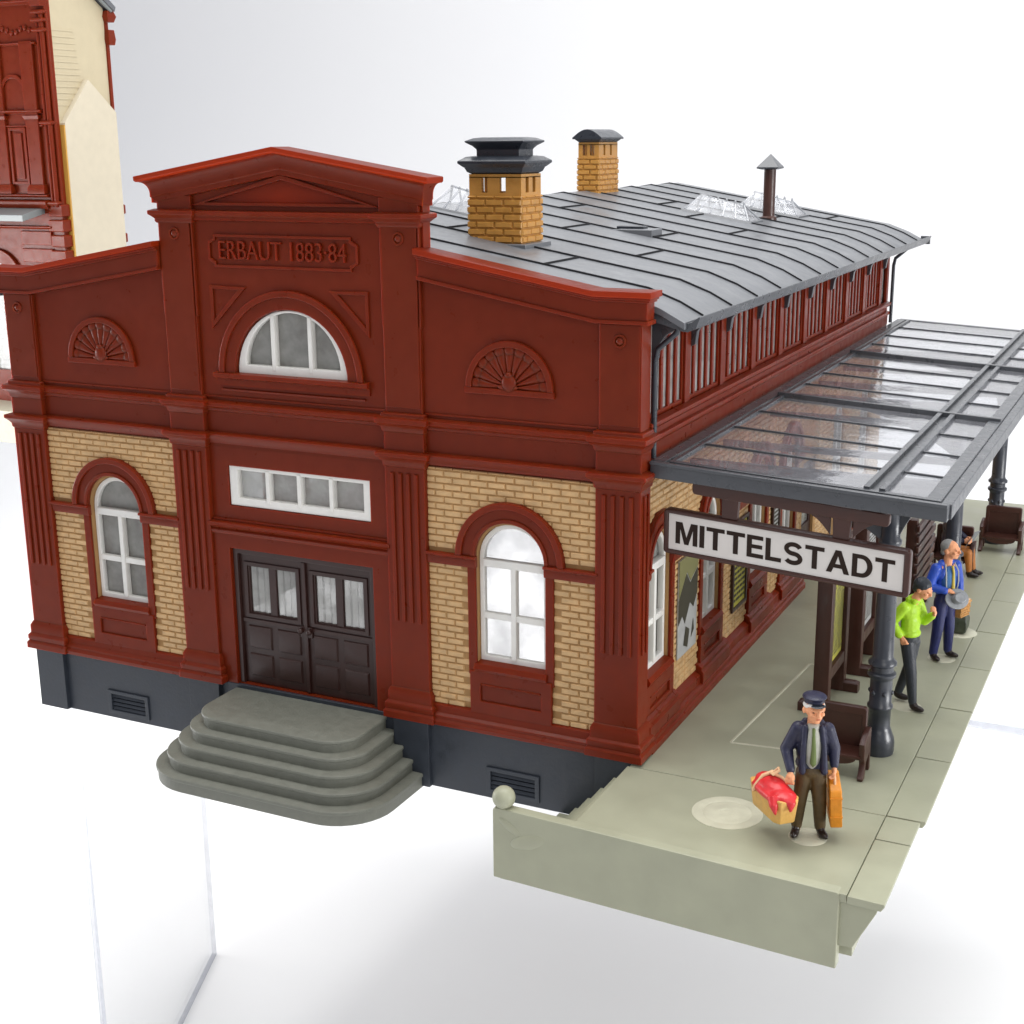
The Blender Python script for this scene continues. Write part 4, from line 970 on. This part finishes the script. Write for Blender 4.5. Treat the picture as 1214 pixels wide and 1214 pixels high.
b = MB(); b.sq(BX-2.2, BX-1.2, BY-1.1, BY-.4, [(0, -1.4), (.1, -1.1), (0, 0), (-.2, 3.6), (-.35, 4.6)]); b.build('grey_doorpost', 'greyledge', BB, .03)
settle(BB)
riser('acrylic_riser', 'clear acrylic riser under the town house in the left background', [(BX+2.6, BY-2, BX+2.6, BY+6, -16, -3.25, .12)], (BX+2, BY+2, -16))
settle(B)

# ------------------------------------------------------------------ figures
def blob(mb, voxel=.018, sm=2):
    me = bpy.data.meshes.new('b'); me.from_pydata([tuple(v) for v in mb.v], [], mb.f); me.update()
    bm = bmesh.new(); bm.from_mesh(me); bmesh.ops.recalc_face_normals(bm, faces=bm.faces); bm.to_mesh(me); bm.free()
    o = bpy.data.objects.new('b', me); r = o.modifiers.new('r', 'REMESH'); r.mode = 'VOXEL'; r.voxel_size = voxel; r.use_smooth_shade = True
    s = o.modifiers.new('s', 'SMOOTH'); s.factor = .5; s.iterations = sm
    vs, fs = tmp_eval(o); bpy.data.meshes.remove(me); return vs, fs
def chain(mb, pts, rad, n=12):
    pts = [Vector(p) for p in pts]
    for i in range(len(pts)-1):
        a, b = pts[i], pts[i+1]; d_ = (b-a); L = d_.length
        if L < 1e-4: continue
        mb.tube([a, a+d_*.5, b], [rad[i], (rad[i]+rad[i+1])/2, rad[i+1]], n)
    for p, r_ in zip(pts, rad): mb.ell(p, (r_, r_, r_), nu=12, nv=8)
    return mb
def hand(mb, w, down, curl, side, grip=True, s=1.0):
    """w wrist, down = direction of the hand, curl = direction the fingers close towards, side = thumb side"""
    w = Vector(w); d_ = Vector(down).normalized(); c = Vector(curl).normalized(); t = Vector(side).normalized()
    ax = d_.cross(c).normalized()
    chain(mb, [w, w+d_*.07*s], [.05*s, .055*s]); 
    for k, L in enumerate((.115, .13, .125, .10)):
        off = ax*(k-1.5)*.043*s*(1 if t.dot(ax) < 0 else -1)
        kn = w+d_*.13*s+off; chain(mb, [w+d_*.04*s+off*.7, kn], [.03*s, .026*s], 8)
        if grip: pts = [kn, kn+d_*.045*s+c*.02*s, kn+d_*.055*s+c*.07*s, kn+d_*.02*s+c*.095*s]
        else: pts = [kn, kn+d_*L*.45*s+c*.015*s, kn+d_*L*.8*s+c*.035*s, kn+d_*L*s+c*.06*s]
        chain(mb, pts, [.024*s, .022*s, .020*s, .017*s], 8)
    th = w+d_*.035*s+t*.04*s
    chain(mb, [w+t*.02*s, th+t*.02*s, th+t*.03*s+d_*.05*s+c*.03*s, th+t*.01*s+d_*.085*s+c*.06*s], [.03*s, .026*s, .022*s, .018*s], 8)
def head(mb, c, yaw=0, pitch=0, s=1.0):
    Rm = Matrix.Rotation(yaw, 3, 'Z') @ Matrix.Rotation(pitch, 3, 'X'); c = Vector(c)
    e = lambda p, r_: mb.ell(c+Rm @ Vector(p)*s, tuple(k*s for k in r_), rot=Rm.to_euler(), nu=16, nv=12)
    e((0, .01, .05), (.175, .205, .19)); e((0, -.06, -.08), (.125, .14, .14)); e((0, -.12, -.155), (.07, .07, .06))
    e((0, -.185, .03), (.09, .04, .03)); e((0, -.215, -.02), (.030, .045, .06)); e((0, -.235, -.045), (.036, .035, .028))
    for q_ in (-1, 1):
        e((q_*.085, -.145, -.04), (.05, .05, .045)); e((q_*.175, .02, -.01), (.025, .045, .06)); e((q_*.07, -.175, .045), (.045, .03, .02))
    e((0, -.185, -.10), (.055, .03, .014)); e((0, -.18, -.125), (.045, .03, .014))
    return Rm
def face_marks(root, c, Rm, s=1.0):
    c = Vector(c)
    for q_ in (-1, 1):
        b = MB(); b.ell(c+Rm @ Vector((q_*.068, -.178, .012))*s, (.026*s, .014*s, .013*s), rot=Rm.to_euler(), nu=10, nv=6); b.build('eye', 'eye', root)
    b = MB(); b.ell(c+Rm @ Vector((0, -.207, -.112))*s, (.042*s, .012*s, .010*s), rot=Rm.to_euler(), nu=10, nv=6); b.build('mouth', 'facered', root)
def part(mb, name, m_, root, vox=.018, sm=2): return P(blob(mb, vox, sm), name, m_, root)
def shoe(root, ankle, yaw=0, s=1.0, m_='shoe'):
    b = MB(); a = Vector(ankle); d_ = Vector((math.sin(yaw), -math.cos(yaw), 0))
    b.ell(a+d_*.10-Vector((0,0,.03)), (.085*s, .20*s, .075*s), rot=(0, 0, yaw)); b.ell(a+d_*.0+Vector((0,0,.02)), (.085*s, .11*s, .10*s), rot=(0, 0, yaw))
    b.v = [(x, y, max(z, -.045)) for x, y, z in [tuple(v) for v in b.v]]
    part(b, 'shoe', m_, root, .02, 1)
def person(label, loc, rz):
    o_ = thing('person', label, 'person', loc, 'figures on the platform'); o_.rotation_euler = (0, 0, math.radians(rz)); return o_

# --- man in peaked cap with basket and suitcase
p = person('man in dark jacket and peaked cap holding a basket and an orange case', (12.60, -1.72, 0), 18)
sk = MB(); hc = (0.0, -.05, 2.55)
chain(sk, [(0, 0, 2.15), (0, -.03, 2.45)], [.12, .11]); Rm = head(sk, hc, .28, -.02, 1.1)
chain(sk, [(0, .04, 2.0), (0, .04, 1.4)], [.13, .13]); chain(sk, [(-.27, .03, 2.08), (-.46, .03, 1.68), (-.40, -.30, 1.36)], [.09, .07, .05]); chain(sk, [(.27, .03, 2.08), (.41, .05, 1.72), (.42, -.08, 1.42)], [.09, .07, .05])
chain(sk, [(-.25, .03, 2.08), (.25, .03, 2.08)], [.08, .08]); chain(sk, [(-.14, 0, 1.3), (-.20, -.02, .7), (-.24, .0, .12)], [.12, .09, .07]); chain(sk, [(.14, 0, 1.3), (.18, -.02, .7), (.2, .0, .12)], [.12, .09, .07])
hand(sk, (-.40, -.30, 1.34), (-.15, -.55, -.75), (.3, .55, -.4), (1, -.2, 0)); hand(sk, (.42, -.08, 1.40), (.02, -.12, -1), (-1, .0, -.2), (0, -1, 0))
part(sk, 'body', 'skin', p, .0135, 1); face_marks(p, hc, Rm, 1.1)
j = MB(); j.ell((0, .03, 1.98), (.34, .22, .27)); j.ell((0, .04, 1.70), (.30, .22, .40)); j.ell((0, .04, 1.44), (.30, .23, .20))
chain(j, [(-.27, .02, 2.13), (-.47, .04, 1.70), (-.40, -.26, 1.40)], [.14, .125, .085]); chain(j, [(.27, .02, 2.13), (.41, .06, 1.74), (.42, -.05, 1.45)], [.14, .12, .085])
chain(j, [(-.15, -.12, 2.22), (-.17, -.21, 1.9), (-.18, -.22, 1.36)], [.055, .055, .07]); chain(j, [(.15, -.12, 2.22), (.20, -.19, 1.9), (.23, -.20, 1.36)], [.055, .05, .07]); chain(j, [(-.14, .08, 2.25), (.14, .08, 2.25)], [.07, .07])
part(j, 'jacket', 'navy', p, .02, 2)
s_ = MB(); s_.ell((0, -.12, 1.80), (.17, .125, .46)); s_.ell((0, -.08, 2.22), (.13, .11, .08)); part(s_, 'shirt', 'shirt', p, .018, 1)
t_ = MB(); chain(t_, [(0, -.20, 2.20), (0, -.232, 2.12), (.01, -.262, 1.85), (.01, -.255, 1.55), (.01, -.25, 1.48)], [.035, .03, .045, .06, .02]); t_.v = [(x, -.24+(y+.24)*.9, z) for x, y, z in [tuple(v) for v in t_.v]]; part(t_, 'tie', 'tie', p, .015, 1)
t_ = MB(); t_.ell((0, .0, 1.32), (.25, .20, .19)); chain(t_, [(-.12, 0, 1.25), (-.18, -.03, .72), (-.22, .02, .14)], [.17, .135, .105]); chain(t_, [(.12, 0, 1.25), (.18, -.03, .72), (.22, .02, .14)], [.17, .14, .11]); part(t_, 'trousers', 'olive', p, .02, 2)
shoe(p, (-.23, 0, .06), -.25); shoe(p, (.23, 0, .06), .35)
h_ = MB(); c_ = Vector(hc)
for q_ in (-1, 1): h_.ell(c_+Rm @ Vector((q_*.15, .02, .09)), (.05, .13, .06), rot=Rm.to_euler())
h_.ell(c_+Rm @ Vector((0, .14, .05)), (.15, .08, .13), rot=Rm.to_euler()); h_.ell(c_+Rm @ Vector((-.10, -.12, .125)), (.09, .06, .035), rot=Rm.to_euler()); part(h_, 'hair', 'hairw', p, .015, 1)
k_ = MB(); k_.rings([[c_+Rm @ Vector((r_*math.cos(2*PI*i/24), r_*1.12*math.sin(2*PI*i/24)+yo, z)) for i in range(24)] for r_, z, yo in ((.185, .145, .02), (.192, .20, .02), (.218, .235, .01), (.225, .262, .0), (.19, .292, 0.01), (.05, .302, .01))])
k_.build('cap', 'navy', p, .008); k_ = MB(); k_.ell(c_+Rm @ Vector((0, -.215, .135)), (.14, .08, .018), rot=(Rm @ Matrix.Rotation(.25, 3, 'X')).to_euler()); k_.build('cap_visor', 'black', p)

# basket with red cloth, carried
def local(root, v): return Matrix.Rotation(root.rotation_euler.z, 3, 'Z') @ Vector(v)+Vector(root.location)
hb = local(p, (-.47, -.42, 1.19))
o_ = thing('market_basket', 'yellow box basket covered with a red cloth, carried in the right hand', 'basket', (12.02, -2.12, .48))
o_.scale = (1.2, 1.22, 1.2)
o_.rotation_euler = (0, 0, math.radians(-46))
b = MB(); b.rings([[(x*k_, y*k_, z) for x, y in ((-.50, -.16), (-.38, -.21), (.38, -.21), (.50, -.14), (.50, .14), (.38, .21), (-.38, .21), (-.50, .16))] for z, k_ in ((.0, .84), (.03, .88), (.40, 1.0), (.42, .98))]); b.build('basket_body', 'yellow', o_, .02)
b = MB(); b.ell((-.08, 0, .42), (.42, .22, .17)); b.ell((.25, 0, .40), (.27, .21, .12)); b.ell((.0, -.18, .38), (.42, .07, .08)); b.ell((.0, .18, .38), (.42, .06, .08)); b.tube([(.30, -.18, .42), (.40, -.22, .32), (.46, -.22, .20)], [.10, .07, .015]); b.tube([(.36, .08, .42), (.50, .02, .36), (.55, -.02, .26)], [.10, .07, .02]); part(b, 'red_cloth', 'scarlet', o_, .02, 2)
b = MB(); b.tube([(-.22, .23, .30), (-.20, .17, .52), (-.12, .02, .64), (-.16, -.12, .58), (-.22, -.215, .40), (-.25, -.23, .30)], .032, 8); b.tube([(-.10, .02, .63), (-.02, .07, .74), (.07, .03, .74), (.05, -.06, .68), (-.08, -.02, .64)], .024, 8); b.tube([(-.12, .0, .63), (.05, .1, .60), (.2, .13, .56)], [.03, .025, .02], 8); b.build('ribbon', 'ribbon', o_)

o_ = thing('suitcase', 'orange upright suitcase carried in the left hand of the man in the cap', 'suitcase', (13.07, -1.62, .30))
o_.rotation_euler = (0, math.radians(-3), math.radians(20))
b = MB(); b.rings([[(-.11*k_, y, z), (.11*k_, y, z), (.11*k_, y2, z2), (-.11*k_, y2, z2)] for k_, y, z, y2, z2 in ((.96, -.30, 0, .30, 0.0), (1, -.32, .03, .32, .03), (1, -.30, .72, .28, .90), (.9, -.27, .76, .24, .94))]); b.build('case_body', 'orange', o_, .02)
b = MB(); b.tube([(0, -.12, .80), (0, -.09, .94), (0, .05, .98), (0, .10, .88)], .025, 8); b.build('handle', 'ribbon', o_)
b = MB()
for z in (.2, .58): b.rings([[(-.118, y, z), (.118, y, z), (.118, y, z+.03), (-.118, y, z+.03)] for y in (-.325, .31)])
b.build('strap', 'orange', o_, .005)
tr = MB(); tr.lathe(12.62, -1.80, [(.37, -.056), (.35, -.046), (.2, -.043), (.02, -.044)], 28); t_ = tr.build('glue_patch', 'pale', None)
t_.parent = PF; t_.data.transform(Matrix.Translation(-Vector(PF.location)))

# --- man in lime shirt, seen from his right side
p = person('man in lime green shirt and dark trousers walking with a hand in his pocket', (13.08, 5.50, 0), 66)
sk = MB(); hc = (0.02, -.22, 2.86)
chain(sk, [(0, .02, 2.45), (0, -.14, 2.74)], [.12, .10]); Rm = head(sk, hc, .15, .35, .95)
chain(sk, [(0, .05, 2.3), (0, .05, 1.6)], [.12, .12]); chain(sk, [(-.28, .04, 2.40), (-.36, .30, 2.0), (-.30, .06, 1.72)], [.08, .07, .05]); chain(sk, [(.28, .02, 2.40), (.34, -.12, 1.98), (.30, -.38, 2.22)], [.08, .07, .05]); chain(sk, [(-.28, .03, 2.40), (.28, .03, 2.40)], [.09, .09])
chain(sk, [(-.12, 0, 1.5), (-.15, -.18, .8), (-.14, -.26, .12)], [.12, .09, .07]); chain(sk, [(.12, 0, 1.5), (.14, .10, .8), (.14, .34, .14)], [.12, .09, .07])
hand(sk, (-.30, .04, 1.70), (.1, -.4, -.9), (1, 0, 0), (0, -1, 0)); hand(sk, (.30, -.38, 2.22), (-.3, -.3, .9), (-.4, .6, 0), (0, 0, 1), True)
part(sk, 'body', 'skin', p, .0145, 1); face_marks(p, hc, Rm, .95)
j = MB(); j.ell((0, .05, 2.30), (.31, .22, .26)); j.ell((0, .03, 1.98), (.26, .21, .34)); j.ell((0, .01, 1.76), (.26, .22, .14))
chain(j, [(-.26, .05, 2.42), (-.38, .30, 2.02), (-.32, .10, 1.76)], [.13, .13, .10]); chain(j, [(.26, .03, 2.42), (.35, -.10, 2.0), (.31, -.32, 2.18)], [.13, .12, .09]); chain(j, [(-.10, -.10, 2.56), (.10, -.10, 2.56)], [.07, .07]); chain(j, [(-.12, .05, 2.60), (.12, .05, 2.60)], [.07, .07])
part(j, 'shirt', 'lime', p, .02, 2)
t_ = MB(); t_.ell((0, .0, 1.62), (.24, .20, .19)); chain(t_, [(-.11, 0, 1.52), (-.15, -.16, .85), (-.14, -.25, .16)], [.17, .14, .10]); chain(t_, [(.11, 0, 1.52), (.15, .10, .85), (.14, .32, .20)], [.17, .13, .10]); part(t_, 'trousers', 'charcoal', p, .02, 2)
shoe(p, (-.14, -.28, .06)); shoe(p, (.14, .34, .09), .1)
c_ = Vector(hc); h_ = MB(); h_.ell(c_+Rm @ Vector((0, .05, .10)), (.195, .215, .17), rot=Rm.to_euler()); h_.ell(c_+Rm @ Vector((0, .13, -.02)), (.15, .11, .12), rot=Rm.to_euler()); part(h_, 'hair', 'charcoal', p, .018, 1)

# --- elderly man in blue
p = person('grey-haired man in bright blue suit with gold tie holding a grey hat', (13.27, 9.02, 0), 52)
sk = MB(); hc = (0.02, -.06, 2.84)
chain(sk, [(0, 0, 2.42), (0, -.03, 2.72)], [.12, .11]); Rm = head(sk, hc, .38, -.08, 1.04)
chain(sk, [(0, .05, 2.2), (0, .05, 1.6)], [.12, .12]); chain(sk, [(-.36, .02, 2.36), (-.52, .02, 1.92), (-.22, -.30, 1.86)], [.09, .07, .05]); chain(sk, [(.36, .02, 2.36), (.48, .05, 1.96), (.50, -.02, 1.60)], [.09, .07, .05]); chain(sk, [(-.36, .02, 2.36), (.36, .02, 2.36)], [.1, .1])
chain(sk, [(-.14, 0, 1.5), (-.2, -.02, .8), (-.24, .0, .12)], [.12, .09, .07]); chain(sk, [(.14, 0, 1.5), (.18, -.02, .8), (.24, .0, .12)], [.12, .09, .07])
hand(sk, (-.20, -.31, 1.86), (.9, -.4, -.2), (-.2, .3, -.9), (0, 0, 1)); hand(sk, (.50, -.02, 1.60), (.02, -.08, -1), (-1, 0, -.2), (0, -1, 0))
part(sk, 'body', 'skin', p, .0145, 1); face_marks(p, hc, Rm, 1.04)
j = MB(); j.ell((0, .05, 2.22), (.36, .22, .28)); j.ell((0, .05, 1.92), (.31, .20, .38))
chain(j, [(-.32, .03, 2.38), (-.52, .04, 1.94), (-.27, -.26, 1.87)], [.145, .13, .095]); chain(j, [(.32, .03, 2.38), (.48, .06, 1.98), (.50, .0, 1.66)], [.145, .125, .09]); chain(j, [(-.16, .05, 2.50), (.16, .05, 2.50)], [.08, .08]); part(j, 'jacket', 'blue', p, .02, 2)
s_ = MB(); s_.ell((0, -.08, 2.04), (.22, .17, .42)); part(s_, 'waistcoat', 'blue2', p, .02, 1)
for q_ in (-1, 1):
    s_ = MB(); s_.tube([(q_*.15, -.10, 2.50), (q_*.20, -.20, 2.30), (q_*.20, -.225, 2.05), (q_*.16, -.22, 1.75)], .018, 8); s_.build('lapel_edge', 'shirt', p)
t_ = MB(); chain(t_, [(0, -.20, 2.45), (0, -.245, 2.3), (0, -.262, 1.9), (0, -.25, 1.74)], [.035, .03, .045, .02]); part(t_, 'tie', 'gold', p, .015, 1)
t_ = MB(); t_.ell((0, .0, 1.60), (.26, .21, .24)); chain(t_, [(-.12, 0, 1.5), (-.19, -.03, .8), (-.24, .02, .14)], [.18, .145, .11]); chain(t_, [(.12, 0, 1.5), (.18, -.03, .8), (.24, .02, .14)], [.18, .145, .11]); part(t_, 'trousers', 'dblue', p, .02, 2)
shoe(p, (-.25, 0, .06), -.2); shoe(p, (.25, 0, .06), .3)
c_ = Vector(hc); h_ = MB(); h_.ell(c_+Rm @ Vector((0, .065, .10)), (.20, .19, .175), rot=Rm.to_euler()); h_.ell(c_+Rm @ Vector((0, .15, -.03)), (.155, .09, .12), rot=Rm.to_euler()); part(h_, 'hair', 'hairg', p, .018, 1)
hp = local(p, (.0, -.42, 1.66))
o_ = thing('hat', 'grey felt hat held against the waist of the man in blue', 'hat', hp); o_.rotation_euler = (math.radians(62), 0, math.radians(44))
b = MB(); b.lathe(0, 0, [(.28, -.02), (.30, .0), (.285, .02), (.17, .03), (.16, .12), (.13, .17), (.03, .16)], 28, 1.15, .9); b.build('hat_body', 'greyhat', o_, .01)
hp = local(p, (.50, -.04, 1.02))
o_ = thing('wicker_basket', 'small square wicker basket in the left hand of the man in blue', 'basket', hp); o_.rotation_euler = (0, 0, math.radians(70))
b = MB(); b.sq(-.20, .20, -.13, .13, [(-.02, 0), (.01, .02), (.03, .36), (.05, .37), (.05, .42), (.0, .43)])
for i in range(5):
    for k_ in range(7): b.ell((-.19+.063*k_+.03*(i % 2), -.148-.003*i, .04+.068*i), (.034, .018, .026), nu=8, nv=5)
for i in range(5):
    for k_ in range(4): b.ell((.222+.003*i, -.11+.075*k_, .04+.068*i), (.018, .034, .026), nu=8, nv=5)
b.build('basket_body', 'wicker', o_, .01); b = MB(); b.sq(-.2, .2, -.13, .13, [(.03, .42), (.03, .445), (0, .455)]); b.build('lid', 'ribbon', o_, .01)
b = MB(); b.tube([(-.08, 0, .44), (-.06, 0, .52), (.06, 0, .52), (.08, 0, .44)], .018, 8); b.build('handle', 'wicker', o_)
for (cx_, cy_) in ((13.1, 5.45), (13.3, 9.0)):
    tr = MB(); tr.lathe(cx_, cy_, [(.36, -.056), (.34, -.050), (.2, -.045), (.02, -.046)], 28); t_ = tr.build('glue_patch', 'pale', None); t_.parent = PF; t_.data.transform(Matrix.Translation(-Vector(PF.location)))

# --- traveller seated behind the second column
p = person('seated traveller in dark jacket and rust trousers, half hidden behind the middle column', (12.22, 16.60, 0), 84)
sk = MB(); hc = (0, -.02, 2.02)
chain(sk, [(0, 0, 1.6), (0, 0, 1.85)], [.11, .10]); Rm = head(sk, hc, 0, .2, .9); chain(sk, [(0, .05, 1.5), (0, .05, .7)], [.12, .12])
chain(sk, [(-.3, 0, 1.55), (-.4, -.1, 1.15), (-.16, -.45, 1.05)], [.08, .07, .05]); chain(sk, [(.3, 0, 1.55), (.4, -.1, 1.15), (.16, -.45, 1.05)], [.08, .07, .05]); chain(sk, [(-.3, 0, 1.55), (.3, 0, 1.55)], [.08, .08])
chain(sk, [(-.13, 0, .68), (-.15, -.62, .72), (-.15, -.66, .12)], [.12, .09, .06]); chain(sk, [(.13, 0, .68), (.15, -.62, .72), (.15, -.70, .12)], [.12, .09, .06])
hand(sk, (-.16, -.46, 1.05), (.3, -.9, 0), (.8, .3, 0), (0, 0, 1)); hand(sk, (.16, -.46, 1.05), (-.3, -.9, 0), (-.8, .3, 0), (0, 0, 1)); part(sk, 'body', 'skin', p, .016, 1); face_marks(p, hc, Rm, .9)
j = MB(); j.ell((0, .03, 1.42), (.32, .22, .26)); j.ell((0, .04, 1.05), (.28, .22, .42)); chain(j, [(-.28, 0, 1.58), (-.41, -.1, 1.16), (-.2, -.40, 1.06)], [.13, .12, .09]); chain(j, [(.28, 0, 1.58), (.41, -.1, 1.16), (.2, -.40, 1.06)], [.13, .12, .09]); part(j, 'jacket', 'navy', p, .022, 2)
t_ = MB(); t_.ell((0, .0, .68), (.26, .24, .18)); chain(t_, [(-.12, 0, .68), (-.15, -.60, .70), (-.15, -.66, .16)], [.16, .13, .09]); chain(t_, [(.12, 0, .68), (.15, -.60, .70), (.15, -.70, .16)], [.16, .13, .09]); part(t_, 'trousers', 'rust', p, .022, 2)
shoe(p, (-.15, -.68, .06)); shoe(p, (.15, -.72, .06), .2)
h_ = MB(); c_ = Vector(hc); h_.ell(c_+Rm @ Vector((0, .05, .09)), (.18, .19, .15), rot=Rm.to_euler()); part(h_, 'hair', 'hairg', p, .02, 1)
hp = local(p, (0, -.62, 1.12)); o_ = thing('newspaper', 'folded grey newspaper held open by the seated traveller', 'newspaper', hp); o_.rotation_euler = (.5, 0, math.radians(80))
b = MB(); b.rings([[(x, -.06*abs(x)*3, z) for x in (-.32, 0, .32)]+[(x, -.06*abs(x)*3+.015, z) for x in (.32, 0, -.32)] for z in (-.2, .25)]); b.build('sheet', 'greyhat', o_)
